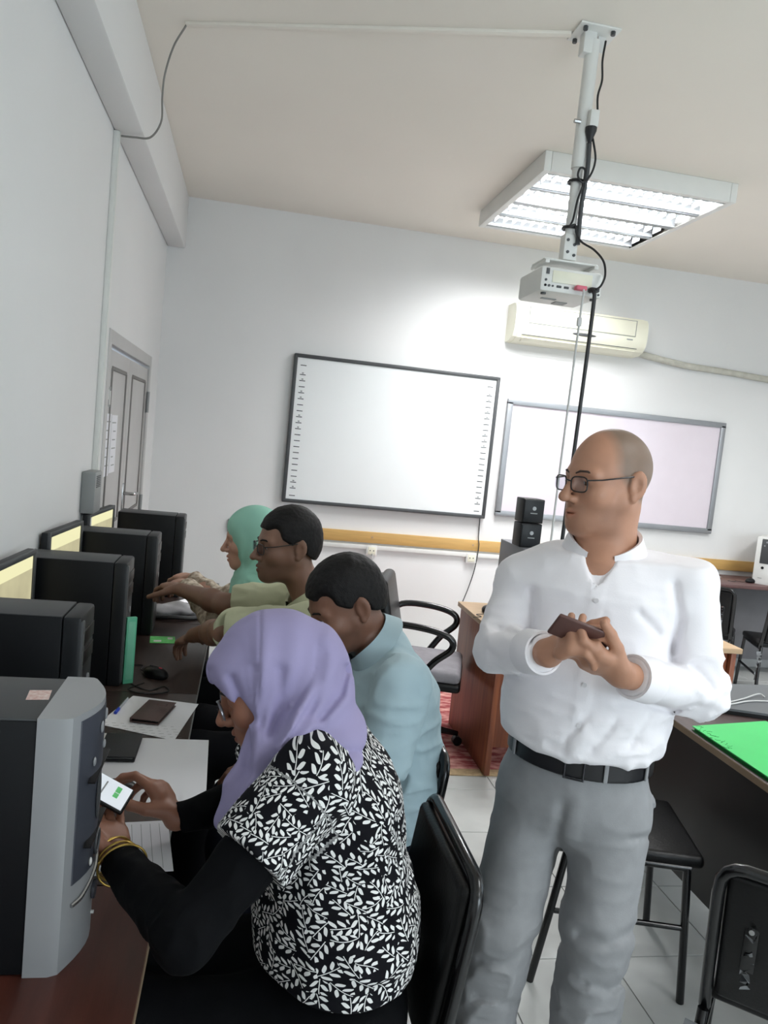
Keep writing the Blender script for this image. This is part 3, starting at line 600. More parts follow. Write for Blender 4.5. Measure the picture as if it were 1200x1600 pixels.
for k, z in enumerate((1.149, 1.285)):
    t = thing('desktop_speaker', ('lower black speaker on the grey tower', 'upper black speaker stacked on another speaker')[k], 'speaker', (1.565, 4.02, z), 0.04, 'stacked black speakers')
    MB().box((0, 0.05, 0.067), (0.125, 0.11, 0.133), 0.006).build('cabinet', M['black'], t)
    g = MB().box((0, -0.008, 0.067), (0.115, 0.008, 0.122), 0.004).build('grille', M['bez'], t)
    MB().cyl((0, -0.011, 0.082), (0, -0.015, 0.082), 0.011, n=16).build('round_badge', M['silver'], g)
    MB().box((0, -0.0125, 0.055), (0.04, 0.002, 0.005)).build('maker_mark', M['grey'], g, 0)
c = (1.40, 4.12, 0.752)
t = mouse('computer_mouse', 'dark mouse on the corner of the teacher desk', c, 1.2)
rug = bpy.data.materials.new('red rug'); rug.use_nodes = True; N = rug.node_tree.nodes; L = rug.node_tree.links; b = N['Principled BSDF']; b.inputs['Roughness'].default_value = 0.95
tc = N.new('ShaderNodeTexCoord'); mp = N.new('ShaderNodeMapping'); mp.inputs['Scale'].default_value = (6, 14, 1); L.new(tc.outputs['Object'], mp.inputs[0])
ns = N.new('ShaderNodeTexNoise'); ns.inputs['Scale'].default_value = 1.6; ns.inputs['Detail'].default_value = 5; L.new(mp.outputs[0], ns.inputs['Vector'])
r1 = N.new('ShaderNodeValToRGB'); e = r1.color_ramp.elements; e[0].position = 0.42; e[0].color = (*lin((150, 62, 66)), 1); e[1].position = 0.66; e[1].color = (*lin((224, 170, 160)), 1); L.new(ns.outputs['Fac'], r1.inputs[0]); L.new(r1.outputs[0], b.inputs['Base Color'])
ro = thing('rug', 'worn red patterned rug with a cream border under the teacher desk', 'rug', (1.45, 4.55, 0))
MB().box((0, 0.03, 0.005), (1.84, 1.74, 0.010), 0.003).build('rug_field', rug, ro)
MB().box((0, -0.872, 0.0045), (1.84, 0.07, 0.009), 0.003).build('rug_border', mat('cream wool', (206, 178, 140), 0.95, var=0.08, vscale=40), ro)
# ------------------------------------------------------------------ chairs
def tubechair(label, loc, rz, group, torn=False, lean=0.10, ht=0.83):
    """faces local +x"""
    t = thing('steel_frame_chair', label, 'chair', loc, rz, group); hw = 0.19
    MB().box((0.04, 0, 0.455), (0.36, 0.40, 0.045), 0.018, None, 3).build('seat', M['vinyl'], t)
    def bx(z): return -0.19-(z-0.45)*lean/0.38
    bk = MB().box((0, 0, 0), (0.035, 0.352, 0.345), 0.016, None, 3)
    bk.v = [(x+0.018-0.25*y*y*0.6, y, z) for x, y, z in bk.v]
    R = Matrix.Rotation(-math.atan2(lean, 0.38), 3, 'Y'); bk.v = [tuple(R @ Vector(p)+Vector((bx(ht-0.190), 0, ht-0.190))) for p in bk.v]
    bo = bk.build('backrest', M['vinyl'], t)
    pts = [(bx(0.44)+0.01, -hw, 0.44), (bx(0.55), -hw, 0.55), (bx(ht-0.08), -hw, ht-0.08)]
    for a in np.linspace(0, PI/2, 5)[1:]: pts.append((bx(ht-0.06+0.055*math.sin(a)), -hw+0.05*(1-math.cos(a)), ht-0.06+0.055*math.sin(a)))
    pts += [(x, -y, z) for x, y, z in reversed(pts)]
    MB().tube(pts, 0.0135, 10).build('back_frame', M['blacks'], t)
    for s in (-1, 1):
        MB().tube([(-0.20, s*hw, 0.445), (-0.235, s*(hw+0.01), 0.22), (-0.27, s*(hw+0.015), 0.0)], 0.0125, 10).build('leg', M['blacks'], t)
        MB().tube([(0.17, s*hw, 0.435), (0.185, s*(hw+0.01), 0.22), (0.20, s*(hw+0.015), 0.0)], 0.0125, 10).build('leg', M['blacks'], t)
        MB().cyl((-0.20, s*hw, 0.433), (0.18, s*hw, 0.433), 0.011, n=10).build('seat_rail', M['blacks'], t)
        MB().cyl((-0.232, s*(hw+0.008), 0.24), (0.184, s*(hw+0.008), 0.24), 0.009, n=10).build('stretcher', M['blacks'], t)
    if torn:
        for s in (-1, 1):
            MB().box((bx(0.66)-0.008, s*0.115, 0.665), (0.012, 0.03, 0.13), 0.004).build('back_bracket', M['blacks'], t)
            MB().cyl((bx(0.70)-0.02, s*0.115, 0.70), (bx(0.70)-0.01, s*0.115, 0.70), 0.006, n=8).build('bracket_screw', M['chrome'], t)
            rr = random.Random(5+s); f = MB(); V = []; F = []
            for i in range(26):
                V += [(bx(0.62)-0.016-rr.uniform(0, .014), s*0.115+rr.uniform(-.013, .013), 0.56+i*0.006+rr.uniform(-.01, .01)), (bx(0.62)-0.014-rr.uniform(0, .014), s*0.115+rr.uniform(-.013, .013), 0.56+i*0.006+rr.uniform(-.01, .01))]
            for i in range(25): F.append((2*i, 2*i+1, 2*i+3, 2*i+2))
            f.add(V, F).build('torn_film', M['film'], t, 60)
            f = MB(); V = []; F = []
            for i in range(20):
                z = 0.42-i*0.011; V += [(-0.215-0.016*rr.random(), s*(hw+.012)-0.014+rr.uniform(-.01, .01), z), (-0.215-0.016*rr.random(), s*(hw+.012)+0.014+rr.uniform(-.01, .01), z-.004)]
            for i in range(19): F.append((2*i, 2*i+1, 2*i+3, 2*i+2))
            f.add(V, F).build('torn_film', M['film'], t, 60)
    return t
G = 'black steel chairs'
tubechair('black vinyl chair behind the woman in the purple headscarf', (0.240, 1.47, 0), PI, G, ht=0.87, lean=0.05)
tubechair('black vinyl chair behind the man in the light blue shirt', (0.335, 2.06, 0), PI, G, ht=0.85, lean=0.05)
tubechair('black vinyl chair under the man in the olive polo shirt', (0.235, 2.60, 0), PI, G, ht=0.80)
tubechair('black vinyl chair under the woman in the mint headscarf', (0.08, 3.16, 0), PI, G, ht=0.80)
tubechair('black chair with torn film on its bracket at the bottom right corner', (1.40, 1.51, 0), 0.86, G, torn=True, ht=0.84)
tubechair('black chair mostly hidden behind the standing man\'s legs', (1.33, 2.30, 0), -0.25, G, ht=0.83)
tubechair('black chair at the back table, further left', (3.56, 5.30, 0), 0.9, G, torn=True, ht=0.84)
tubechair('black chair with torn film at the right edge by the back table', (3.99, 5.02, 0), 1.25, G, torn=True, ht=0.84)
# office armchair
t = thing('office_armchair', 'black swivel armchair with worn grey seat beside the teacher desk', 'armchair', (0.985, 4.02, 0.012), -0.30)
MB().box((0.03, 0, 0.46), (0.46, 0.46, 0.07), 0.03, None, 3).build('seat', M['seatg'], t)
MB().box((0.03, 0, 0.41), (0.47, 0.47, 0.05), 0.02, None, 3).build('seat_shell', M['vinyl'], t)
bk = MB().box((0, 0, 0), (0.07, 0.44, 0.44), 0.034, None, 4); bk.v = [(x+0.35*y*y*0.8, y*(1-0.12*max(0, z)/0.25), z) for x, y, z in bk.v]
R = Matrix.Rotation(-0.22, 3, 'Y'); bk.v = [tuple(R @ Vector(p)+Vector((-0.17, 0, 0.71))) for p in bk.v]; bk.build('backrest', M['vinyl'], t)
bs = MB().box((0, 0, 0), (0.02, 0.40, 0.40), 0.01, None, 3); bs.v = [tuple(R @ Vector((p[0]-0.032, p[1], p[2]))+Vector((-0.17, 0, 0.71))) for p in bs.v]; bs.build('back_shell', M['dgrey'], t)
MB().box((-0.17, 0, 0.47), (0.02, 0.07, 0.18), 0.005, Matrix.Rotation(-0.15, 3, 'Y')).build('back_stem', M['blacks'], t)
for s in (-1, 1):
    MB().tube(bz([(-0.19, s*0.22, 0.64), (-0.12, s*0.27, 0.715), (0.05, s*0.285, 0.72), (0.18, s*0.285, 0.69), (0.20, s*0.28, 0.63), (0.12, s*0.265, 0.55), (0.05, s*0.24, 0.45)], 6), 0.018, 10).build('armrest', M['blacks'], t)
MB().cyl((0.02, 0, 0.07), (0.02, 0, 0.40), 0.028, n=16).build('gas_column', M['blacks'], t)
for k in range(5):
    a = 2*PI*k/5+0.3; lg = MB().tube([(0.02, 0, 0.11), (0.02+0.16*math.cos(a), 0.16*math.sin(a), 0.085), (0.02+0.27*math.cos(a), 0.27*math.sin(a), 0.065)], [0.025, 0.02, 0.014], 8).build('base_leg', M['blacks'], t)
    MB().cyl((0.02+0.27*math.cos(a)-0.02*math.sin(a), 0.27*math.sin(a)+0.02*math.cos(a), 0.027), (0.02+0.27*math.cos(a)+0.02*math.sin(a), 0.27*math.sin(a)-0.02*math.cos(a), 0.027), 0.026, n=12).build('caster', M['black'], lg)
# ------------------------------------------------------------------ right desk
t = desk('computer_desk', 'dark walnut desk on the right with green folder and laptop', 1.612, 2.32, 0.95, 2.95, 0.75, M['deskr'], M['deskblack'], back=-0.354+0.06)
MB().box((-0.3545, 0, 0.737), (0.0016, 1.99, 0.022)).build('edge_band', M['edge'], t, 0)
P = [atz(x, y, 0.757) for x, y in ((1081, 1138), (1196, 1130), (1330, 1200), (1205, 1222))]; c = sum(P)/4
t = thing('green_folder', 'bright green plastic folder on the right desk', 'folder', (c[0], c[1], 0.751))
mb = MB().prism([tuple((p-c)[:2]) for p in P], 2, 0.012, 0.015).build('front_cover', M['green'], t, 0)
MB().prism([tuple((p-c)[:2]*1.0) for p in P], 2, 0.0, 0.003).build('rear_cover', mat('dark green plastic', (20, 110, 50), 0.4), t, 0)
MB().prism([tuple((p-c)[:2]*0.96) for p in P], 2, 0.003, 0.012).build('papers', mat('dark green sheets', (26, 120, 56), 0.6), t, 0)  # sheets a darker green than the front cover
fl_ = MB(); q0 = P[0]-c; q1 = P[3]-c
for i in range(16):
    u = 0.03+0.03*i; b0 = q0*(1-u)+q1*u + (P[1]-P[0])*0.06*(1+0.5*math.sin(i*2.1))
    pts = [(b0[0]+0.012*math.cos(a*1.0+i), b0[1]+0.012*math.sin(a+i*1.7)*0.6, 0.0153) for a in np.linspace(0, 2.4, 6)]
    fl_.tube(pts, 0.0007, 4)
fl_.build('printed_tendrils', mat('dark green ink', (24, 120, 60), 0.5), mb, 0)
P = [atz(x, y, 0.757) for x, y in ((1100, 1108), (1112, 1073), (1262, 1078), (1240, 1128))]; c = sum(P)/4
t = thing('closed_laptop', 'closed dark laptop with a white cable lying across it', 'laptop', (c[0], c[1], 0.751))
MB().prism([tuple((p-c)[:2]) for p in P], 2, 0.0, 0.012).build('base', M['black'], t, 0)
MB().prism([tuple((p-c)[:2]*0.99) for p in P], 2, 0.013, 0.022).build('lid', mat('graphite lid', (92, 95, 98), 0.35, var=0.04), t, 0)
tag(MB().tube(bz([(*atz(x, y, 0.78)[:2], z) for x, y, z in ((1100, 1094, 0.776), (1130, 1097, 0.777), (1160, 1091, 0.777), (1185, 1085, 0.782), (1195, 1088, 0.777))], 8), 0.003, 7).tube(bz([(*atz(x, y, 0.78)[:2], z) for x, y, z in ((1100, 1098, 0.776), (1140, 1099, 0.777), (1175, 1094, 0.777), (1230, 1096, 0.777))], 8), 0.003, 7).build('white_charger_cable', M['wcable']), 'white charging cable coiled on the closed laptop', 'cable')
# ------------------------------------------------------------------ back table on the right
t = thing('back_table', 'dark red-brown table against the back wall with a white tower', 'desk', (4.30, 5.71, 0))
MB().box((0, 0, 0.785), (1.5, 0.52, 0.028), 0.003).build('desktop', mat('maroon laminate', (104, 74, 72), 0.4, var=0.1, vscale=8, stretch=(0.6, 5, 1)), t)
MB().box((0, 0.0, 0.45), (1.4, 0.02, 0.62), 0.003).build('modesty_panel', mat('dull grey panel', (112, 112, 116), 0.6), t)
for s in (-1, 1): MB().box((s*0.71, 0, 0.385), (0.025, 0.48, 0.77), 0.003).build('side_panel', M['deskdark'], t)
t = thing('white_computer_tower', 'white computer tower with dark drive panel at the right picture edge', 'computer', (4.325, 5.70, 0.80), -0.72)
MB().box((0, 0.02, 0.19), (0.18, 0.36, 0.38), 0.004).build('case', M['white'], t)
fb = MB().box((0, -0.175, 0.19), (0.19, 0.04, 0.39), 0.010).build('front_bezel', M['white'], t)
MB().box((0.008, -0.197, 0.27), (0.13, 0.008, 0.20), 0.004).build('drive_panel', M['dgrey'], fb)
for x, z, r in ((-0.02, 0.345, 0.008), (-0.035, 0.315, 0.006), (0.02, 0.312, 0.006)): MB().cyl((x, -0.199, z), (x, -0.204, z), r, n=10).build('button', M['silver'], fb)
MB().cyl((-0.03, -0.193, 0.135), (-0.03, -0.199, 0.135), 0.011, n=12).build('power_button', M['black'], fb)
MB().box((-0.04, -0.196, 0.05), (0.03, 0.002, 0.004)).build('maker_mark', M['grey'], fb, 0)
c = (4.12, 5.62, 0.80); mouse('computer_mouse', 'small mouse on the back table left of the white tower', c, 0.3)
o = flat('paper_sheet', 'white paper lying on the back table near the wall', 'paper', (3.86, 5.86, 0.8005), (0.24, 0.12, 0.001), M['paper'])
# ------------------------------------------------------------------ people: implicit surfaces -> one continuous mesh
def smin(a, b, k):
    if k <= 0: return np.minimum(a, b)
    h = np.maximum(k-np.abs(a-b), 0)/k
    return np.minimum(a, b)-h*h*(k*0.25)
def vnoise(P, f, seed=0):
    Q = P*np.asarray(f, np.float32)+seed*17.31; I = np.floor(Q).astype(np.int64); F = (Q-I).astype(np.float32); F = F*F*(3-2*F); out = 0
    for dx in (0, 1):
        for dy in (0, 1):
            for dz in (0, 1):
                n = (I[:, 0]+dx)*374761393+(I[:, 1]+dy)*668265263+(I[:, 2]+dz)*2147483647+seed*144665
                n = (n ^ (n >> 13))*1274126177; n = ((n ^ (n >> 16)) & 0xffff).astype(np.float32)/65535.0
                out = out+n*(F[:, 0] if dx else 1-F[:, 0])*(F[:, 1] if dy else 1-F[:, 1])*(F[:, 2] if dz else 1-F[:, 2])
    return out
class SDF:
    def __init__(s): s.it = []; s.lo = np.full(3, 1e9); s.hi = np.full(3, -1e9); s.post = None
    def _b(s, p, r): s.lo = np.minimum(s.lo, np.asarray(p)-r); s.hi = np.maximum(s.hi, np.asarray(p)+r)
    def cap(s, a, b, ra, rb=None, k=0.02, op='+'):
        rb = ra if rb is None else rb; a = np.asarray(a, float); b = np.asarray(b, float)
        s.it.append((op, k, 'c', (a, b, ra, rb)))
        if op == '+': s._b(a, ra+k); s._b(b, rb+k)
        return s
    def ecap(s, a, b, ra, rb, side, k=0.04, op='+'):
        a = np.asarray(a, float); b = np.asarray(b, float); ax = nrm(b-a); sd = nrm(np.asarray(side, float)-ax*np.dot(side, ax)); fr = np.cross(ax, sd)
        s.it.append((op, k, 'e', (a, b, ra, rb, ax, sd, fr)))
        if op == '+': s._b(a, max(ra)+k); s._b(b, max(rb)+k)
        return s
    def ell(s, c, R, ax=None, k=0.02, op='+'):
        ax = np.eye(3) if ax is None else np.asarray(ax, float)
        s.it.append((op, k, 'o', (np.asarray(c, float), R, ax)))
        if op == '+': s._b(c, max(R)+k)
        return s
    def plane(s, p, n, k=0.004):
        """keeps the side the normal points away from"""
        s.it.append(('&', k, 'p', (np.asarray(p, float), nrm(n)))); return s
    def box(s, t, g, k):
        if t == 'c': a, b, ra, rb = g; r = np.array([max(ra, rb)]*3)
        elif t == 'e': a, b = g[0], g[1]; r = np.array([max(*g[2], *g[3])]*3)
        elif t == 'o': a = b = g[0]; r = np.array([max(g[1])]*3)
        else: return None
        return np.minimum(a, b)-r-k-0.03, np.maximum(a, b)+r+k+0.03
    def __call__(s, P, p0=None, p1=None):
        d = np.full(len(P), 0.5, np.float32)
        for op, k, t, g in s.it:
            if p0 is not None:
                bb = s.box(t, g, k)
                if bb is not None and ((p1 < bb[0]).any() or (p0 > bb[1]).any()): continue
            if t == 'c':
                a, b, ra, rb = g; ab = b-a; q = P-a.astype(np.float32); u = np.clip(q@(ab/max(1e-12, ab@ab)).astype(np.float32), 0, 1)
                v = np.sqrt(((q-u[:, None]*ab.astype(np.float32))**2).sum(1))-(ra+(rb-ra)*u)
            elif t == 'e':
                a, b, ra, rb, ax, sd, fr = g; ab = b-a; q = P-a.astype(np.float32); u = np.clip(q@(ab/(ab@ab)).astype(np.float32), 0, 1)
                q = q-u[:, None]*ab.astype(np.float32); rs = ra[0]+(rb[0]-ra[0])*u; rf = ra[1]+(rb[1]-ra[1])*u; m = np.minimum(rs, rf)
                v = (np.sqrt((q@sd.astype(np.float32)/rs)**2+(q@fr.astype(np.float32)/rf)**2+(q@ax.astype(np.float32)/m)**2)-1)*m
            elif t == 'o':
                c, R, ax = g; q = (P-c.astype(np.float32))@ax.T.astype(np.float32)/np.asarray(R, np.float32)
                v = (np.sqrt((q*q).sum(1))-1)*min(R)
            else:
                p, n = g; v = (P-p.astype(np.float32))@n.astype(np.float32)
            v = v.astype(np.float32)
            d = smin(d, v, k) if op == '+' else (-smin(-d, v, k) if op == '-' else -smin(-d, -v, k))
        if s.post is not None: d = s.post(P, d)
        return d
def surface(fn, lo, hi, h):
    B = 8; lo = np.asarray(lo)-2*h; nb = np.ceil((np.asarray(hi)+2*h-lo)/(h*B)).astype(int)
    ci = np.stack(np.meshgrid(*[np.arange(n) for n in nb], indexing='ij'), -1).reshape(-1, 3)
    dc = fn((lo+(ci*B+(B-1)/2)*h).astype(np.float32)); act = np.abs(dc) < B*h*0.9+0.006
    vals = np.where(dc > 0, 1, -1).astype(np.float32).reshape(nb)
    full = np.repeat(np.repeat(np.repeat(vals, B, 0), B, 1), B, 2)
    of = np.stack(np.meshgrid(*[np.arange(B)]*3, indexing='ij'), -1).reshape(-1, 3)
    A = ci[act]
    A = A[np.lexsort(((A//3).T))]; key = (A//3)@np.array([1, 4096, 4096*4096]); cut = np.flatnonzero(np.diff(key))+1
    for G_ in np.split(A, cut):
        I = (G_[:, None]*B+of).reshape(-1, 3); P = (lo+I*h).astype(np.float32)
        full[I[:, 0], I[:, 1], I[:, 2]] = fn(P, P.min(0), P.max(0))
    sg = full < 0; N = np.array(full.shape)
    cnt = np.zeros(N-1, np.uint8)
    cs = [(x, y, z) for x in (0, 1) for y in (0, 1) for z in (0, 1)]
    for x, y, z in cs: cnt += sg[x:N[0]-1+x, y:N[1]-1+y, z:N[2]-1+z]
    C = np.argwhere((cnt > 0) & (cnt < 8)); vid = np.full(N-1, -1, np.int32); vid[C[:, 0], C[:, 1], C[:, 2]] = np.arange(len(C))
    cv = [full[C[:, 0]+x, C[:, 1]+y, C[:, 2]+z] for x, y, z in cs]; acc = np.zeros((len(C), 3)); w_ = np.zeros(len(C))
    for i in range(8):
        for j in range(i+1, 8):
            dlt = np.array(cs[j])-np.array(cs[i])
            if np.abs(dlt).sum() != 1: continue
            m = (cv[i] < 0) != (cv[j] < 0); u = cv[i][m]/(cv[i][m]-cv[j][m])
            acc[m] += np.array(cs[i])+u[:, None]*dlt; w_[m] += 1
    V = lo+(C+acc/w_[:, None])*h; F = []
    for ax in range(3):
        o1, o2 = [(1, 2), (2, 0), (0, 1)][ax]
        sl = [slice(None)]*3; sl[ax] = slice(0, N[ax]-1); sh = [slice(None)]*3; sh[ax] = slice(1, N[ax])
        E = np.argwhere(sg[tuple(sl)] != sg[tuple(sh)]); E = E[(E[:, o1] > 0) & (E[:, o2] > 0) & (E[:, o1] < N[o1]-1) & (E[:, o2] < N[o2]-1)]
        neg = sg[E[:, 0], E[:, 1], E[:, 2]]
        def g(a, b):
            Q = E.copy(); Q[:, o1] -= a; Q[:, o2] -= b; return vid[Q[:, 0], Q[:, 1], Q[:, 2]]
        q = np.stack([g(1, 1), g(0, 1), g(0, 0), g(1, 0)], 1); q[~neg] = q[~neg][:, ::-1]; F.append(q)
    F = np.concatenate(F); F = F[(F >= 0).all(1)]
    return V, F
def skinmesh(name, fn, m, parent, h, lo=None, hi=None, color=None, uv=None, relax=1, rw=0.5):
    V, F = surface(fn, fn.lo if lo is None else lo, fn.hi if hi is None else hi, h)
    for _ in range(relax):
        a = F.ravel(); b = np.roll(F, -1, 1).ravel(); n = np.maximum(np.bincount(a, minlength=len(V)), 1)
        V = np.stack([(1-rw)*V[:, i]+rw*np.bincount(a, V[b, i], len(V))/n for i in range(3)], 1)
    loc = np.array(parent.location) if parent is not None else np.zeros(3); L_ = (V-loc).astype(np.float32)
    me = bpy.data.meshes.new(name); me.vertices.add(len(V)); me.vertices.foreach_set('co', L_.ravel())
    me.loops.add(len(F)*4); me.loops.foreach_set('vertex_index', F.astype(np.int32).ravel())
    me.polygons.add(len(F)); me.polygons.foreach_set('loop_start', np.arange(len(F), dtype=np.int32)*4)
    me.update(calc_edges=True); me.validate()
    me.polygons.foreach_set('use_smooth', np.ones(len(me.polygons), bool))
    if color is not None:
        c = np.ones((len(V), 4), np.float32); c[:, :3] = color(V); a = me.color_attributes.new('Col', 'FLOAT_COLOR', 'POINT'); a.data.foreach_set('color', c.ravel())
    if uv is not None:
        a = me.attributes.new('cloth', 'FLOAT_VECTOR', 'POINT'); a.data.foreach_set('vector', uv(V).astype(np.float32).ravel())
    me.materials.append(m); o = bpy.data.objects.new(name, me); COL.objects.link(o)
    if parent is not None: o.parent = parent
    return o
def make_creases(spec, Y):
    return [([(float(a[0]/a[1]), float((a[2]-EYE)/a[1])) for a in (at(x, y, Y) for x, y in pts)], am, wd) for pts, am, wd in spec]
def press(P, d, creases, ymax):
    qa = P[:, 0]/P[:, 1]; qb = (P[:, 2]-EYE)/P[:, 1]
    for pl, am, wd in creases:
        best = np.full(len(P), 9.0, np.float32)
        for (ax_, ay_), (bx_, by_) in zip(pl[:-1], pl[1:]):
            ux, uy = bx_-ax_, by_-ay_; u = np.clip(((qa-ax_)*ux+(qb-ay_)*uy)/(ux*ux+uy*uy), 0, 1); best = np.minimum(best, np.hypot(qa-ax_-u*ux, qb-ay_-u*uy))
        d = d+am*np.exp(-(best/wd)**2)*(P[:, 1] < ymax)
    return d
class Fr:
    def __init__(s, o, f, roll=0.0):
        s.o = np.asarray(o, float); s.f = nrm(f); l = nrm(np.cross((0, 0, 1), s.f)); u = np.cross(s.f, l)
        s.l = math.cos(roll)*l+math.sin(roll)*u; s.u = np.cross(s.f, s.l); s.ax = np.array([s.f, s.l, s.u])
    def p(s, F, L, U): return s.o+F*s.f+L*s.l+U*s.u
    def loc(s, V): return (V-s.o)@s.ax.T
def head(S, h, nose=1.0, jaw=1.0, ears=True):
    S.ell(h.p(-0.010, 0, 0.030), (0.097, 0.074, 0.090), h.ax, 0.02)
    S.ell(h.p(0.034, 0, -0.022), (0.060, 0.058, 0.082), h.ax, 0.03)
    for s in (-1, 1):
        S.cap(h.p(0.0, s*0.050*jaw, -0.045), h.p(0.066, s*0.018, -0.098), 0.020, 0.017, 0.03)
        S.ell(h.p(0.060, s*0.040, -0.030), (0.024, 0.024, 0.024), h.ax, 0.025)
        S.cap(h.p(0.083, s*0.012, 0.018), h.p(0.072, s*0.044, 0.016), 0.010, 0.009, 0.016)
    S.ell(h.p(0.078, 0, -0.100), (0.018, 0.022, 0.018), h.ax, 0.025)
    S.ell(h.p(0.070, 0, -0.068), (0.030, 0.034, 0.026), h.ax, 0.02)
    for s in (-1, 1): S.ell(h.p(0.098, s*0.031, -0.002), (0.018, 0.017, 0.012), h.ax, 0.014, '-')
    for s in (-1, 1):
        S.ell(h.p(0.0735, s*0.031, 0.0015), (0.0145, 0.0155, 0.0125), h.ax, 0.004)
        S.ell(h.p(0.0855, s*0.031, -0.0035), (0.004, 0.0105, 0.0035), h.ax, 0.002, '-')
    S.cap(h.p(0.089, 0, 0.010), h.p(0.092+0.022*nose, 0, -0.030), 0.0080, 0.0105, 0.008)
    S.ell(h.p(0.094+0.022*nose, 0, -0.036), (0.0135, 0.0125, 0.0110), h.ax, 0.006)
    for s in (-1, 1): S.ell(h.p(0.100, s*0.0125, -0.040), (0.0125, 0.0078, 0.0088), h.ax, 0.004)
    for s in (-1, 1): S.ell(h.p(0.104, s*0.0065, -0.0475), (0.005, 0.003, 0.004), h.ax, 0.002, '-')
    for s in (-1, 1):
        S.cap(h.p(0.101, 0, -0.066), h.p(0.087, s*0.025, -0.071), 0.0068, 0.003, 0.004)
        S.cap(h.p(0.0985, 0, -0.0790), h.p(0.086, s*0.023, -0.0735), 0.0080, 0.003, 0.004)
    S.cap(h.p(0.106, -0.001, -0.0722), h.p(0.106, 0.001, -0.0722), 0.002, 0.002, 0.002, '-')
    S.ell(h.p(0.106, 0, -0.0722), (0.012, 0.026, 0.0018), h.ax, 0.002, '-')
    if ears:
        for s in (-1, 1):
            e1 = nrm(h.f-0.45*s*h.l+0.12*h.u); e2 = nrm(s*h.l+0.45*h.f); ea = np.array([e1, e2, np.cross(e1, e2)])
            S.ell(h.p(-0.018, s*0.081, -0.004), (0.020, 0.0075, 0.033), ea, 0.003)
            S.ell(h.p(-0.012, s*0.090, -0.004), (0.0125, 0.0075, 0.021), ea, 0.003, '-')
            S.ell(h.p(-0.010, s*0.079, -0.034), (0.009, 0.006, 0.010), h.ax, 0.004)
def hand(S, w, d, n, right, curl=(25, 30, 20), spread=0.0, thumb=(0.55, 0.65, 0.35), sc=1.0, curls=None, k0=0.02):
    d = nrm(d); n = nrm(np.asarray(n, float)-d*np.dot(n, d)); t = np.cross(d, n)*(1 if right else -1)
    w = np.asarray(w, float)
    S.ecap(w+d*0.010*sc, w+d*0.075*sc, (0.027*sc, 0.018*sc), (0.037*sc, 0.0145*sc), t, k0)
    L_ = [(0.042, 0.026, 0.021), (0.046, 0.029, 0.022), (0.042, 0.027, 0.021), (0.033, 0.020, 0.018)]
    for i, (o, a) in enumerate(((0.029, 0.092), (0.010, 0.095), (-0.010, 0.091), (-0.028, 0.082))):
        p = w+(t*o+d*(a-0.012))*sc; c = curl if curls is None else curls[i]; ang = 0.0; r = 0.0098*sc*(1 if i < 3 else 0.88)
        base = nrm(d+t*spread*(1.5-i)*0.3); p0 = p-base*0.02*sc
        S.cap(p0, p, 0.011*sc, r*1.06, 0.012)
        for j in range(3):
            ang += math.radians(c[j]); q = p+(base*math.cos(ang)+n*math.sin(ang))*L_[i][j]*sc
            S.cap(p, q, r*(1-0.08*j), r*(1-0.08*(j+1)), 0.003 if j else 0.006); p = q
    p = w+(d*0.022+t*0.022)*sc; dirs = [nrm(d*thumb[0]+t*thumb[1]+n*thumb[2])]
    dirs.append(nrm(dirs[0]+0.35*d+0.1*n)); dirs.append(nrm(dirs[1]+0.35*d+0.15*n))
    for j, (ll, r1, r2) in enumerate(((0.044, 0.016, 0.0125), (0.032, 0.0122, 0.011), (0.026, 0.0108, 0.009))):
        q = p+dirs[j]*ll*sc; S.cap(p, q, r1*sc, r2*sc, 0.012 if j == 0 else 0.004); p = q
def glasses(parent, h, fm, rad=0.021, wide=0.024, square=True, temples=True):
    loc = np.array(parent.location); T = lambda F, L, U: h.p(F, L, U)-loc
    g = MB()
    for s in (-1, 1):
        pts = []
        for a in np.linspace(0, 2*PI, 25)[:-1]:
            c_, s__ = math.cos(a), math.sin(a); e = 0.55 if square else 1.0
            pts.append(T(0.108-0.010*abs(c_*wide+0.034)/0.06, s*(0.034+wide*math.copysign(abs(c_)**e, c_)), -0.006+0.80*rad*math.copysign(abs(s__)**e, s__)))
        g.tube(pts, 0.0017, 6, True)
        if temples: g.tube([T(0.100, s*0.0585, 0.004), T(0.07, s*0.072, 0.006), T(0.02, s*0.0785, 0.012), T(-0.02, s*0.080, 0.016), T(-0.035, s*0.080, -0.004)], 0.0018, 6)
    g.tube([T(0.107, -0.011, 0.0), T(0.112, 0, 0.003), T(0.107, 0.011, 0.0)], 0.0016, 6)
    go = g.build('glasses', fm, parent)
    for s in (-1, 1):
        V = [T(0.1045, s*(0.034+wide*0.93*math.copysign(abs(math.cos(a))**.55, math.cos(a))), -0.006+0.75*rad*math.copysign(abs(math.sin(a))**.55, math.sin(a))) for a in np.linspace(0, 2*PI, 25)[:-1]]
        mb = MB(); mb.add(V+[v-0.001*h.f for v in V], [tuple(range(24)), tuple(range(47, 23, -1))]+[(i, (i+1) % 24, 24+(i+1) % 24, 24+i) for i in range(24)]); mb.build('lens', M['lens'], go, 0)
EYE_M = mat('eyeball', (255, 255, 255), 0.15, attr=True, var=0.0)
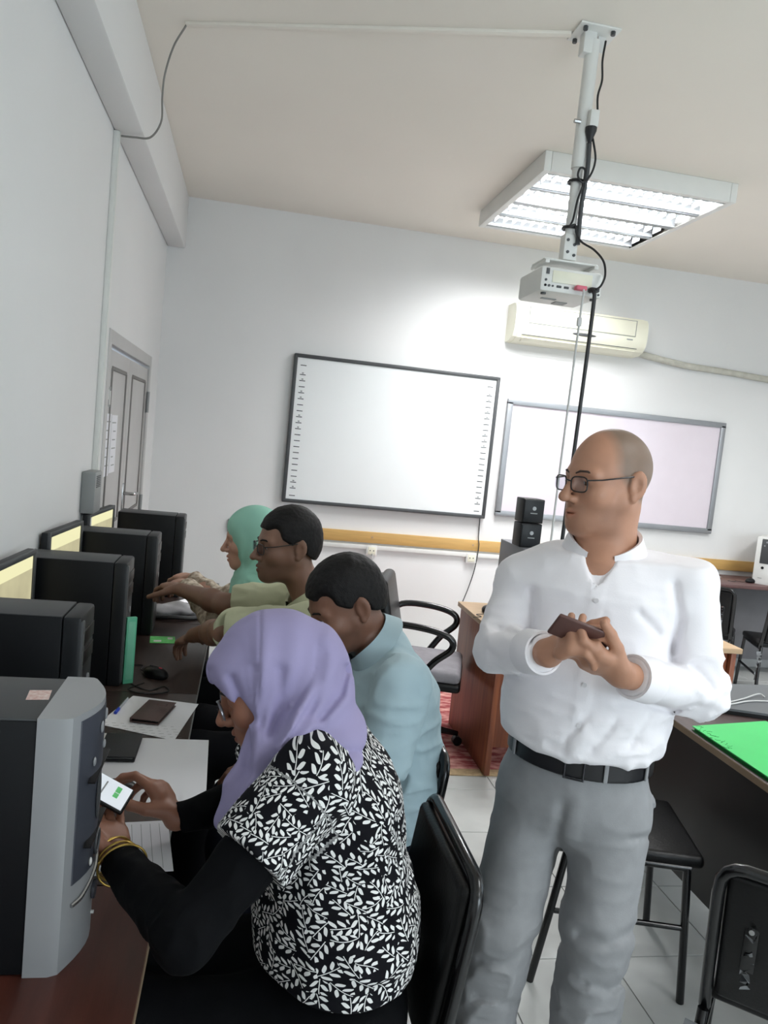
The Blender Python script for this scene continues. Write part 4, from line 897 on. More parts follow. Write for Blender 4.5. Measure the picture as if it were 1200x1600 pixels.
def eyes(parent, h, gaze=(1, 0, -0.3)):
    gz = nrm(gaze[0]*h.f+gaze[1]*h.l+gaze[2]*h.u); loc = np.array(parent.location)
    for s in (-1, 1):
        c = h.p(0.0745, s*0.031, -0.001); mb = MB().ell(tuple(c-loc), (0.0118,)*3, 20, 14); o = mb.build('eye', EYE_M, parent)
        V = np.array([v.co for v in o.data.vertices])-(c-loc); d = (V/np.linalg.norm(V, axis=1)[:, None])@gz
        C = np.ones((len(V), 4), np.float32)*0.72; C[d > 0.86] = (0.06, 0.03, 0.02, 1); C[d > 0.96] = (0.005, 0.005, 0.005, 1)
        a = o.data.color_attributes.new('Col', 'FLOAT_COLOR', 'POINT'); a.data.foreach_set('color', C.ravel())
def brows(parent, h, m, r=0.0035):
    loc = np.array(parent.location)
    for s in (-1, 1):
        g = MB().tube([h.p(0.0965, s*0.012, 0.018)-loc, h.p(0.0945, s*0.025, 0.0230)-loc, h.p(0.0860, s*0.040, 0.0225)-loc, h.p(0.0745, s*0.052, 0.014)-loc], [r*.8, r, r, r*.5], 6)
        g.build('eyebrow', m, parent)
def skincol(h, base, lips=(0.78, 0.55, 0.52), beard=0.0, scalp=None, extra=None):
    b = np.array(lin(base))
    def f(V):
        q = h.loc(V); F, L_, U = q[:, 0], q[:, 1], q[:, 2]; c = np.ones((len(V), 3))*b
        n = vnoise(V.astype(np.float32), 60, 3)[:, None]*0.10+vnoise(V.astype(np.float32), 14, 5)[:, None]*0.12; c = c*(0.9+n)
        near = (np.abs(L_) < 0.10) & (np.abs(U) < 0.16) & (np.abs(F) < 0.14)
        lip = np.exp(-(((U+0.0725)/0.0085)**2+(L_/0.022)**4))*(F > 0.078)*near
        c = c*(1-lip[:, None]*(1-np.array(lips)))
        if beard:
            w_ = np.clip((-0.040-U)/0.02, 0, 1)*np.clip((F+0.01)/0.03, 0, 1)*near*np.clip((U+0.135)/0.02, 0, 1)*(1-lip); c = c*(1-beard*w_[:, None])
        if scalp is not None:
            w_ = np.clip((U-0.9*(F-0.035)-0.015)/0.025, 0, 1)*np.clip((U+0.055)/0.02, 0, 1)*np.clip((0.04-F)/0.03, 0, 1)*near*(np.abs(L_) < 0.0775); c = c*(1-w_[:, None])+np.array(lin(scalp))*w_[:, None]*(0.9+n)
        if extra: c = extra(V, c)
        return np.clip(c, 0, 1)
    return f
SKIN = mat('skin', (255, 255, 255), 0.48, var=0.0, bump=0.03, bscale=260, attr=True, sss=0.06)
def hair(parent, h, m, puff=0.011, front=(0.088, 0.058), rear=(-0.10, -0.062), side=0.0):
    S = SDF(); S.ell(h.p(-0.010, 0, 0.032), (0.098+puff, 0.075+puff*0.8, 0.091+puff), h.ax, 0.0)
    S.ell(h.p(-0.02, 0, -0.01), (0.086+puff*.5, 0.071+puff*0.6, 0.075), h.ax, 0.02)
    sl = (front[1]-rear[1])/(front[0]-rear[0]); n = nrm(sl*h.f-h.u)
    S.plane(h.p(front[0], 0, front[1]), n, 0.006)
    for s in (-1, 1):
        S.ell(h.p(-0.014, s*0.085, -0.014), (0.026, 0.03, 0.036), h.ax, 0.006, '-')
        S.ell(h.p(0.078, s*0.062, 0.028), (0.036, 0.03, 0.05), h.ax, 0.01, '-')
    def post(P, d): return d-0.0018*(vnoise(P, 190, 2)-0.5)-0.0022*(vnoise(P, 45, 4)-0.5)
    S.post = post
    return skinmesh('hair', S, m, parent, 0.003)
def collar(parent, c, up, fwd, m, r1=0.062, r2=0.078, hh=0.040, drop=0.045, gap=0.35, sx=1.05, sy=1.0, name='collar'):
    up = nrm(up); f = nrm(np.asarray(fwd)-up*np.dot(fwd, up)); l = np.cross(up, f); loc = np.array(parent.location); V = []; Fa = []
    A = np.linspace(gap, 2*PI-gap, 41)
    for a in A:
        e = f*math.cos(a)*sy+l*math.sin(a)*sx; fr = max(0.0, math.cos(a)); w_ = fr**3
        top = c+up*(hh-0.018*w_)+e*(r1); fold = c+up*(hh-0.018*w_+0.004)+e*(r1+0.007)
        low = c+up*(-0.004-drop*w_)+e*(r2+0.016*w_)
        V += [c+up*(-0.01-0.02*w_)+e*(r1+0.001), top, fold, low, low-e*0.004-up*0.001, c+up*(hh-0.018*w_-0.004)+e*(r1+0.004)]
    n = 6
    for i in range(len(A)-1):
        for k in range(n-1): Fa.append((i*n+k, i*n+k+1, (i+1)*n+k+1, (i+1)*n+k))
    mb = MB().add([v-loc for v in V], Fa); o = mb.build(name, m, parent, 50); return o
def cloth_post(amps, base=None):
    def post(P, d):
        for a, f, s in amps:
            n = vnoise(P, f, s); r = 1-np.abs(2*n-1); d = d-a*(r*r-0.35)
        return d if base is None else base(P, d)
    return post
def shoe(parent, ankle, fwd, m):
    loc = np.array(parent.location); f = nrm((fwd[0], fwd[1], 0)); a = np.array([ankle[0], ankle[1], 0.0]); S = SDF(); side = np.array([-f[1], f[0], 0])
    S.ecap(a-f*0.04+np.array([0, 0, 0.05]), a+f*0.05+np.array([0, 0, 0.045]), (0.04, 0.045), (0.044, 0.036), side, 0.02).ecap(a+f*0.05+np.array([0, 0, 0.040]), a+f*0.16+np.array([0, 0, 0.030]), (0.045, 0.034), (0.036, 0.022), side, 0.03)
    S.plane(a+np.array([0, 0, 0.002]), (0, 0, -1), 0.002)
    return skinmesh('shoe', S, m, parent, 0.006)
HAIR = mat('black hair', (20, 17, 17), 0.6, spec=0.25, var=0.2, vscale=90, bump=0.2, bscale=420)
SHOE = mat('black shoe leather', (24, 22, 22), 0.35)
V3 = lambda *a: np.array(a, float)
def lerp(a, b, t): return np.asarray(a)*(1-t)+np.asarray(b)*t

# ================================================================= standing man in white shirt
def standing_man():
    base = V3(0.82, 1.66, 0); t = thing('person', 'bald man with glasses standing in a white shirt and grey trousers', 'person', base)
    f = nrm(V3(-0.50, -0.866, 0)); l = np.cross((0, 0, 1), f)
    h = Fr(at(950, 752, 1.65), V3(-0.975, -0.20, -0.06), 0.02)
    nb = V3(0.832, 1.665, 1.455)
    shR, shL = at(818, 908, 1.75), at(1074, 912, 1.575)
    elR, elL = at(778, 1012, 1.68), at(1094, 1082, 1.53)
    wrR, wrL = at(856, 1021, 1.475), at(974, 1054, 1.405)
    pel = V3(0.835, 1.665, 0.90)
    hpR, hpL = pel-l*0.09+V3(0, 0, -0.03), pel+l*0.09+V3(0, 0, -0.03)
    knR, knL = at(786, 1440, 1.66), at(934, 1440, 1.58); anR, anL = V3(0.67, 1.70, 0.09), V3(0.90, 1.60, 0.09)
    S = SDF(); head(S, h, 1.0, 1.08)
    S.cap(h.p(-0.022, 0, -0.065), nb, 0.058, 0.064, 0.03); S.ell(h.p(0.022, 0, -0.100), (0.042, 0.044, 0.024), h.ax, 0.03)
    S.cap(nb, nb+V3(0, 0, -0.05)+f*0.02, 0.066, 0.08, 0.03)
    S.ecap(nb+V3(0, 0, -0.06), pel, (0.10, 0.06), (0.10, 0.07), l, 0.03)
    S.cap(shR, shL, 0.04, 0.04, 0.03)
    for a, b, c in ((shR, elR, wrR), (shL, elL, wrL)): S.cap(a, b, 0.035, 0.03, 0.02); S.cap(b, c, 0.033, 0.027, 0.02)
    for a, b, c in ((hpR, knR, anR), (hpL, knL, anL)): S.cap(a, b, 0.05, 0.04, 0.03); S.cap(b, c, 0.04, 0.03, 0.03)
    hand(S, wrL, at(886, 1012, 1.40)-wrL, (0.15, 0.55, 0.85), False, curls=((20, 45, 30), (18, 42, 30), (16, 40, 30), (16, 38, 30)), thumb=(0.75, 0.5, 0.5), sc=1.04, k0=0.025)
    hand(S, wrR, at(925, 985, 1.385)-wrR, (0.25, 0.45, -0.9), True, curls=((30, 45, 30), (34, 50, 30), (38, 52, 30), (42, 54, 30)), thumb=(0.8, 0.45, 0.2), sc=1.04, k0=0.025)
    sk = skincol(h, (182, 134, 108), beard=0.22, scalp=(128, 106, 90)); skinmesh('body', S, SKIN, t, 0.0030, color=sk, rw=0.25)
    eyes(t, h, (1, 0.1, -0.25)); brows(t, h, mat('brow hair', (70, 52, 44), 0.7), 0.0028); glasses(t, h, mat('black frame', (30, 28, 30), 0.3))
    # shirt
    W = mat('white shirt cotton', (246, 243, 246), 0.75, var=0.008, bump=0.04, bscale=300)
    G = SDF(); up = V3(0, 0, 1)
    G.ecap(nb+V3(0, 0, -0.02), V3(0.83, 1.665, 1.36), (0.085, 0.075), (0.165, 0.115), l, 0.04)
    G.ecap(V3(0.83, 1.662, 1.34), V3(0.825, 1.655, 1.18)+f*0.005, (0.18, 0.120), (0.178, 0.135), l, 0.06)
    G.ecap(V3(0.825, 1.655, 1.16), V3(0.83, 1.66, 1.06)+f*0.012, (0.178, 0.140), (0.176, 0.148), l, 0.06)
    G.ecap(V3(0.83, 1.66, 1.05)+f*0.012, V3(0.833, 1.663, 1.020), (0.180, 0.152), (0.170, 0.144), l, 0.05)
    G.cap(shR, lerp(shR, nb, 0.75), 0.066, 0.05, 0.06); G.cap(shL, lerp(shL, nb, 0.75), 0.066, 0.05, 0.06)
    G.cap(shR, elR, 0.062, 0.053, 0.014); G.cap(shL, elL, 0.064, 0.055, 0.014)
    cR, cL = lerp(elR, wrR, 0.93), lerp(elL, wrL, 0.90)
    G.cap(elR, cR, 0.054, 0.042, 0.02); G.cap(elL, cL, 0.056, 0.042, 0.02)
    n1, n2 = nrm(wrR-elR), nrm(wrL-elL)
    folds = make_creases((([(1054, 915), (1063, 970), (1052, 1018)], 0.011, 0.007), ([(1000, 958), (1027, 988)], 0.007, 0.006), ([(1045, 1030), (1088, 1046), (1112, 1074)], 0.009, 0.006), ([(1010, 1100), (1050, 1112), (1092, 1100)], 0.007, 0.005), ([(830, 925), (834, 970), (828, 1002)], 0.010, 0.007), ([(778, 984), (812, 992), (838, 988)], 0.006, 0.005), ([(884, 1158), (915, 1122)], 0.007, 0.007), ([(926, 1170), (962, 1128)], 0.007, 0.007), ([(985, 1164), (1014, 1118)], 0.007, 0.006), ([(930, 1150), (1000, 1160)], 0.005, 0.006)), 1.5)
    def armcut(P, d):
        # wrinkles gather at the elbows, under the arms and above the belt
        Pf = P.astype(np.float32); a = 0
        for q, r in ((elR, 0.13), (elL, 0.15), (V3(0.83, 1.60, 1.02), 0.20)):
            a = np.maximum(a, np.clip(1-np.sqrt(((Pf-q.astype(np.float32))**2).sum(1))/r, 0, 1))
        n = vnoise(Pf, (17, 17, 34), 6); r = 1-np.abs(2*n-1); m_ = vnoise(Pf, (30, 24, 44), 9); r2 = 1-np.abs(2*m_-1)
        d = d-(0.0022+0.017*a)*(r*r-0.4)-(0.0005+0.006*a)*(r2*r2-0.4)
        d = press(Pf, d, folds, 1.68)
        q = Pf-nb.astype(np.float32); lat = q@l.astype(np.float32); fr = q@f.astype(np.float32)
        d = d-0.0022*np.exp(-((lat-0.004)/0.017)**8)*(fr > 0.02)
        for c, n_, ax in ((cR, n1, elR), (cL, n2, elL)):
            s_ = (Pf-c.astype(np.float32))@n_.astype(np.float32); near = (((Pf-c.astype(np.float32))**2).sum(1) < 0.10**2)
            d = np.where(near, np.maximum(d, s_), d)
        return d
    G.plane(V3(0, 0, 1.004), (0, 0, -1), 0.012); G.plane(nb+V3(0, 0, 0.004), nrm(V3(0, 0, 1)+f*0.16), 0.008)
    for s in (-1, 0, 1): G.cap(nb+f*0.075+V3(0, 0, 0.03)+l*s*0.026, nb+f*0.125+V3(0, 0, -0.085), 0.026, 0.002, 0.004, '-')
    G.post = armcut
    sh = skinmesh('shirt', G, W, t, 0.0050, relax=1)
    collar(t, nb+V3(0, 0, 0.002)+f*0.004, nrm(V3(0, 0, 1)+f*0.38), f, W, r1=0.071, r2=0.094, hh=0.036, drop=0.058, gap=0.36)
    loc = base
    for c, n_, e in ((cR, n1, elR), (cL, n2, elL)):
        u = nrm(np.cross(n_, (0, 0, 1))); v = np.cross(n_, u); mb = MB(); V = []; Fa = []
        for i, (s, r) in enumerate(((-0.062, 0.0475), (-0.058, 0.0492), (-0.006, 0.0465), (0.0, 0.0455), (0.0, 0.0405), (-0.03, 0.040))):
            for k in range(28): a = 2*PI*k/28; V.append(c+n_*s+(u*math.cos(a)+v*math.sin(a))*r-loc)
        for i in range(5):
            for k in range(28): Fa.append((i*28+k, i*28+(k+1) % 28, (i+1)*28+(k+1) % 28, (i+1)*28+k))
        mb.add(V, Fa).build('cuff', W, sh)
    bt = mat('shirt button', (232, 230, 232), 0.3)
    for z in (1.36, 1.27, 1.18, 1.09):
        # buttons on the placket, found by marching to the cloth surface
        P = np.array([V3(0.832, 1.662, z)+l*0.004+f*s for s in np.linspace(0.05, 0.22, 120)], np.float32); d = G(P); i = int(np.argmax(d > 0)); c = P[i].astype(float)
        MB().cyl(c-loc-f*0.001, c-loc+f*0.002, 0.0055, n=12).build('button', bt, sh)
    # trousers
    T = mat('grey trouser cloth', (150, 151, 153), 0.85, var=0.03, vscale=30, bump=0.06, bscale=350)
    R = SDF(); R.ecap(V3(0.833, 1.663, 1.005), pel+V3(0, 0, -0.02), (0.160, 0.132), (0.172, 0.135), l, 0.04)
    for a, b, c in ((hpR, knR, anR), (hpL, knL, anL)):
        R.ecap(a+V3(0, 0, -0.02), b, (0.092, 0.105), (0.078, 0.085), l, 0.035); R.ecap(b, c, (0.078, 0.085), (0.075, 0.085), l, 0.03)
    R.plane(V3(0, 0, 1.005), (0, 0, 1), 0.004); R.plane(V3(0, 0, 0.045), (0, 0, -1), 0.004)
    tf = make_creases((([(1012, 1215), (1026, 1300)], 0.007, 0.004), ([(985, 1312), (1026, 1306)], 0.006, 0.005), ([(905, 1460), (950, 1476), (995, 1450)], 0.010, 0.009), ([(915, 1535), (955, 1548), (992, 1520)], 0.010, 0.008), ([(752, 1500), (790, 1505), (835, 1470)], 0.009, 0.009), ([(745, 1560), (800, 1570)], 0.008, 0.008), ([(880, 1260), (868, 1320), (872, 1370)], 0.010, 0.010)), 1.6)
    def tp(P, d):
        d = press(P, d, tf, 1.66)
        n = vnoise(P, (13, 13, 26), 11); r = 1-np.abs(2*n-1); m_ = vnoise(P, (22, 22, 48), 13); r2 = 1-np.abs(2*m_-1); low = np.clip((0.72-P[:, 2])/0.4, 0, 1)
        d = d-(0.003+0.010*low)*(r*r-0.4)-0.003*low*(r2*r2-0.4)
        q = P-pel.astype(np.float32); lat = q@l.astype(np.float32); fr = q@f.astype(np.float32)
        return d-0.002*np.exp(-((lat-0.01)/0.02)**6)*(fr > 0)*(P[:, 2] > 0.80)
    R.post = tp
    tr = skinmesh('trousers', R, T, t, 0.0055)
    bl = SDF(); bl.ecap(V3(0.833, 1.663, 1.05), V3(0.833, 1.663, 0.92), (0.168, 0.142), (0.171, 0.143), l, 0.0); bl.plane(V3(0, 0, 1.014), (0, 0, 1), 0.002); bl.plane(V3(0, 0, 0.958), (0, 0, -1), 0.002)
    be = skinmesh('belt', bl, mat('black belt leather', (26, 26, 30), 0.38, var=0.1), t, 0.004)
    def front(u, z, r=1.012): return V3(0.833, 1.663, z)+l*math.sin(u)*0.171*r+f*math.cos(u)*0.1435*r
    pts = [front(-0.10, 1.016), front(0.14, 1.016), front(0.14, 0.958), front(-0.10, 0.958)]
    MB().tube([p-loc for p in pts], 0.0032, 8, True).build('buckle', mat('dark steel', (70, 70, 74), 0.3, 0.8), be)
    for u in (-0.95, 0.42, 1.1):
        c = front(u, 0.992, 1.015); e = nrm(l*math.sin(u)*1.0+f*math.cos(u)); MB().box(tuple(c-loc), (0.010, 0.005, 0.062), 0.002, Rz(math.atan2(e[1], e[0])-PI/2)).build('belt_loop', T, tr)
    shoe(t, anR, f, SHOE); shoe(t, anL, f, SHOE)
    pc = (at(908, 990, 1.40)); d1 = nrm(at(945, 1000, 1.385)-at(880, 975, 1.40)); n_ = nrm(V3(0.05, 0.75, 0.65)-d1*np.dot(V3(0.05, 0.75, 0.65), d1)); sdv = np.cross(n_, d1)
    rot = Matrix((tuple(d1), tuple(sdv), tuple(n_))).transposed()
    p = thing('held_phone', 'brown phone held in the standing man\'s hands', 'phone', pc)
    MB().box((0, 0, 0), (0.118, 0.062, 0.009), 0.004, rot, 3).build('phone_body', mat('brown phone back', (98, 66, 60), 0.35), p)
    MB().box(tuple(rot @ Vector((0, 0, 0.0047))), (0.108, 0.054, 0.0008), 0.0, rot).build('screen', M['black'], p, 0)
standing_man()

# ================================================================= woman in purple headscarf
def purple_woman():
    dy = 0.05; base = V3(0.24, 1.38+dy*0, 0.0); t = thing('person', 'woman in a purple headscarf and leaf print blouse bending over a phone', 'person', base)
    D = V3(0, dy, 0); th = math.radians(25)
    h = Fr(at(428, 1066, 1.43), V3(-math.cos(th), 0.06, -math.sin(th)), 0.0)
    pel, wai, che, top = V3(0.235, 1.41, 0.56), V3(0.243, 1.41, 0.74), V3(0.200, 1.425, 0.955), V3(0.150, 1.435, 1.085)
    sL, sR = V3(0.150, 1.255, 1.075), V3(0.150, 1.615, 1.055); eL, eR = at(292, 1462, 1.12), V3(0.06, 1.68, 0.83)
    wL, wR = at(184, 1345, 1.37), at(276, 1280, 1.64)
    kL, kR = V3(-0.17, 1.33, 0.575), V3(-0.17, 1.52, 0.575); aL, aR = V3(-0.18, 1.33, 0.09), V3(-0.16, 1.52, 0.09)
    S = SDF(); head(S, h, 0.95, 0.95, False); S.cap(h.p(-0.02, 0, -0.06), top, 0.045, 0.05, 0.03)
    S.ecap(top, pel, (0.08, 0.05), (0.09, 0.06), (0, 1, 0), 0.03); S.cap(sL, sR, 0.035, 0.035, 0.03)
    for a, b, c in ((sL, eL, wL), (sR, eR, wR)): S.cap(a, b, 0.034, 0.028, 0.02); S.cap(b, c, 0.030, 0.024, 0.02)
    for a, b, c in ((pel+V3(0, -0.09, 0), kL, aL), (pel+V3(0, 0.09, 0), kR, aR)): S.cap(a, b, 0.05, 0.04, 0.03); S.cap(b, c, 0.04, 0.03, 0.03)
    ph = at(160, 1268, 1.47); dl = nrm(ph-wL); pn = V3(0.42, -0.18, 0.88); pn = nrm(pn-dl*np.dot(pn, dl))
    hand(S, wL, dl, pn, False, curls=((4, 8, 8), (4, 8, 8), (4, 8, 8), (4, 10, 10)), spread=0.3, thumb=(0.7, 0.6, 0.45), sc=0.95, k0=0.02)
    kn = at(226, 1196, 1.70); dr = nrm(kn-wR)
    hand(S, wR, dr, (-0.75, 0.05, -0.65), True, curls=((18, 42, 30), (30, 42, 28), (50, 45, 28), (58, 45, 28)), spread=0.35, thumb=(0.6, 0.6, 0.55), sc=1.04, k0=0.02)
    skinmesh('body', S, SKIN, t, 0.0030, color=skincol(h, (158, 108, 86)), rw=0.25)
    eyes(t, h, (1, 0, -0.5)); brows(t, h, HAIR, 0.0025); glasses(t, h, mat('silver wire frame', (150, 150, 155), 0.3, 0.7), 0.022, 0.023, False, False)
    # headscarf
    HJ = mat('purple scarf jersey', (160, 152, 190), 0.8, var=0.02, vscale=8, bump=0.03, bscale=500)
    K = SDF(); K.ell(h.p(-0.012, 0, 0.028), (0.118, 0.094, 0.108), h.ax, 0.0); K.ell(h.p(-0.055, 0, -0.02), (0.085, 0.085, 0.095), h.ax, 0.05)
    K.ell(h.p(0.054, 0, 0.055), (0.050, 0.066, 0.040), h.ax, 0.03)
    K.cap(h.p(-0.01, 0, -0.055), h.p(-0.02, 0, -0.125), 0.085, 0.085, 0.05)
    nbk = at(528, 1140, 1.43)
    K.ecap(h.p(-0.05, 0, -0.09), nbk, (0.105, 0.07), (0.115, 0.040), (0, 1, 0), 0.05)
    K.ell(top+V3(-0.02, -0.01, 0.028), (0.105, 0.150, 0.050), None, 0.05)
    K.ell(h.p(0.130, 0, -0.066), (0.098, 0.17, 0.106), h.ax, 0.006, '-')
    K.cap(h.p(0.012, 0, -0.128), h.p(-0.03, 0, -0.115), 0.066, 0.082, 0.03); K.ell(h.p(-0.020, 0, -0.080), (0.068, 0.102, 0.062), h.ax, 0.03)
    K.ecap(at(430, 1170, 1.34), at(398, 1235, 1.31), (0.055, 0.034), (0.046, 0.024), (0.6, -0.5, 0), 0.04)
    K.ecap(at(398, 1235, 1.31), at(378, 1318, 1.28), (0.046, 0.024), (0.026, 0.016), (0.6, -0.5, 0), 0.02)
    Gp = at(402, 1178, 1.33).astype(np.float32)
    creases = make_creases((([(541, 1045), (530, 1085), (500, 1122)], 0.013, 0.0075), ([(502, 1022), (498, 1065), (484, 1112)], 0.008, 0.009), ([(440, 1048), (437, 1090), (424, 1142)], 0.011, 0.008), ([(399, 1045), (403, 1090), (406, 1132)], 0.008, 0.007), ([(362, 1060), (378, 1098), (393, 1122)], 0.008, 0.006), ([(328, 1050), (343, 1090)], 0.006, 0.007)), 1.35)
    def folds(P, d):
        q = P-Gp; ang = np.arctan2(q[:, 2], q[:, 0]); r = np.sqrt(q[:, 0]**2+q[:, 2]**2)
        n = vnoise(P, 9, 21)-0.5; w_ = np.clip((r-0.03)/0.06, 0, 1)*np.clip((0.27-r)/0.14, 0, 1)
        w_ = w_*(1-0.75*np.clip((ang-1.62)/0.12, 0, 1)); ph_ = ang*6.5+n*3.0; xx = (ph_/(2*PI)) % 1.0; rdg = xx**1.6*(1-np.clip((xx-0.80)/0.20, 0, 1)**2)
        d = d-0.032*w_*(rdg-0.3)
        ph2 = ang*15+n*5; d = d-0.004*w_*np.sin(ph2)
        low = np.clip((1.14-P[:, 2])/0.05, 0, 1)*(P[:, 0] < 0.10); d = d-0.006*low*np.sin((P[:, 0]-P[:, 1])*95+n*4)
        a0 = 1.63; cr = np.exp(-((ang-a0)*np.maximum(r, .05)/0.0028)**2)*np.clip((r-0.05)/0.05, 0, 1)*(P[:, 1] < 1.44)
        d = press(P, d, creases, h.o[1])
        return d+0.0035*cr
    K.post = folds
    skinmesh('headscarf', K, HJ, t, 0.0036, relax=1, rw=0.35)
    us = SDF(); us.ecap(at(402, 1180, 1.46), at(362, 1258, 1.48), (0.030, 0.012), (0.038, 0.010), (0.4, -0.8, 0.2), 0.02); us.post = cloth_post([(0.006, (40, 40, 10), 3)])
    skinmesh('underscarf', us, mat('pale blue grey cloth', (150, 178, 186), 0.85, var=0.03), t, 0.004)
    # blouse
    B = SDF(); side = (0, 1, 0)
    B.ecap(V3(0.232, 1.41, 0.60), wai, (0.205, 0.150), (0.195, 0.148), side, 0.05); B.ecap(wai, che, (0.195, 0.146), (0.185, 0.140), side, 0.06)
    B.ecap(che, top+V3(0.015, 0, -0.03), (0.178, 0.135), (0.135, 0.100), side, 0.06); B.cap(sL, sR, 0.066, 0.066, 0.05); B.cap(top+V3(0.02, 0, 0), top+V3(0.01, 0, 0.02), 0.07, 0.06, 0.05)
    hL, hR = lerp(sL, eL, 0.50), lerp(sR, eR, 0.55)
    B.cap(sL, hL, 0.068, 0.072, 0.02); B.cap(sR, hR, 0.072, 0.078, 0.035)
    B.plane(V3(0.24, 1.41, 0.692), nrm(V3(-0.10, 0.0, -1)), 0.008)
    nL, nR = nrm(eL-sL), nrm(eR-sR)
    def bp(P, d):
        n = vnoise(P, (11, 11, 20), 31); r = 1-np.abs(2*n-1); d = d-0.007*(r*r-0.4)
        for q, nn in ((hL, nL), (hR, nR)):
            v = P-q.astype(np.float32); s_ = v@nn.astype(np.float32); near = ((v*v).sum(1) < 0.125**2) & (P[:, 0] < che[0]-0.035)
            d = np.where(near, np.maximum(d, s_-0.008), d)
        return d
    B.post = bp
    def uvb(V):
        ax_ = [pel, wai, che, top]; ang = np.arctan2(V[:, 1]-1.42, V[:, 0]-np.interp(V[:, 2], [0.56, 0.74, 0.955, 1.085], [0.235, 0.243, 0.20, 0.15])); u = ang*0.165; v = V[:, 2].copy()
        for a, b, s in ((sL, eL, 1), (sR, eR, 2)):
            ab = b-a; q = V-a; tt = np.clip(q@ab/(ab@ab), 0, 1.2); dd = np.sqrt(((q-tt[:, None]*ab)**2).sum(1)); m_ = (dd < 0.095) & (tt > 0.12)
            e1 = nrm(np.cross(ab, (0, 0, 1))); e2 = np.cross(nrm(ab), e1); a2 = np.arctan2(q@e2, q@e1); u = np.where(m_, a2*0.085+s, u); v = np.where(m_, tt*np.linalg.norm(ab), v)
        return np.stack([u, v, np.zeros(len(V))], 1)
    bm = leaf_material(); skinmesh('blouse', B, bm, t, 0.0048, uv=uvb)
    BK = mat('black knit', (10, 11, 14), 0.8, spec=0.1, var=0.1, vscale=20, bump=0.05, bscale=300)
    for a, b, c in ((sL, eL, wL), (sR, eR, wR)):
        Z = SDF(); Z.cap(lerp(a, b, 0.3), b, 0.052, 0.045, 0.02); e = lerp(b, c, 0.97); Z.cap(b, e, 0.046, 0.033, 0.02); Z.plane(e, nrm(c-b), 0.004); Z.post = cloth_post([(0.006, (24, 24, 30), 41)]); skinmesh('sleeve', Z, BK, t, 0.005)
    Q = SDF(); Q.ell(pel+V3(0.01, 0, 0.0), (0.155, 0.205, 0.13), None, 0.0)
    for k_, a_, s in ((kL, aL, -1), (kR, aR, 1)): Q.cap(pel+V3(-0.02, s*0.09, 0), k_, 0.095, 0.075, 0.06); Q.cap(k_, a_+V3(0.03, 0, 0.05), 0.078, 0.10, 0.07)
    Q.plane(V3(0, 0, 0.475), (0, 0, -1), 0.01); Q.it[-1] = ('&', 0.01, 'p', (V3(0, 0, 0.10), V3(0, 0, -1.0)))
    def seat_cut(P, d): return np.where((P[:, 0] > 0.02), np.maximum(d, 0.479-P[:, 2]), d)
    Q.post = seat_cut
    skinmesh('skirt', Q, BK, t, 0.007)
    for a_ in (aL, aR): shoe(t, a_, (-1, 0, 0), SHOE)
    ax = nrm(wL-eL)
    for i, (s, r, tilt) in enumerate(((-0.002, 0.037, 0.2), (0.012, 0.036, -0.25), (-0.022, 0.042, 0.35), (0.022, 0.0345, 0.1))):
        a2 = nrm(ax+tilt*V3(0.5, 0, 0.6)); u = nrm(np.cross(a2, (0, 0, 1))); v = np.cross(a2, u); c = wL+ax*s-base
        MB().tube([c+(u*math.cos(a)+v*math.sin(a))*r for a in np.linspace(0, 2*PI, 33)[:-1]], 0.0022, 8, True).build('bracelet', M['gold'], t)
    MB().tube([at(366+6*math.cos(a), 1268+7*math.sin(a), 1.2)-base for a in np.linspace(0, 2*PI, 17)[:-1]], 0.002, 6, True).build('brooch', M['chrome'], t)
    # phone in her left hand
    n_ = pn; d1 = nrm(np.cross(dl, pn)*0.8-dl*0.6); sdv = np.cross(n_, d1); rot = Matrix((tuple(sdv), tuple(d1), tuple(n_))).transposed()
    p = thing('held_smartphone', 'smartphone with a white chat screen in the woman\'s left hand', 'phone', wL+dl*0.142+n_*0.027-d1*0.032)
    MB().box((0, 0, 0), (0.076, 0.160, 0.009), 0.004, rot, 3).build('phone_body', M['black'], p)
    sc_ = MB().box(tuple(rot @ Vector((0, 0, 0.0047))), (0.070, 0.150, 0.0008), 0.0, rot).build('screen', mat('chat screen', (232, 238, 244), 0.2, emit=((226, 234, 244), 0.30)), p, 0)
    for (x, y, w_, hh) in ((0.014, 0.052, 0.018, 0.010), (-0.004, 0.052, 0.014, 0.010)):
        MB().box(tuple(rot @ Vector((x, y, 0.0053))), (w_, hh, 0.0004), 0.0, rot).build('green_message', mat('green bubble', (60, 190, 90), 0.4, emit=((60, 190, 90), 0.2)), sc_, 0)
    for i in range(5): MB().box(tuple(rot @ Vector((0.002, 0.025-i*0.018, 0.0053))), (0.04, 0.003, 0.0003), 0.0, rot).build('message_line', M['grey'], sc_, 0)
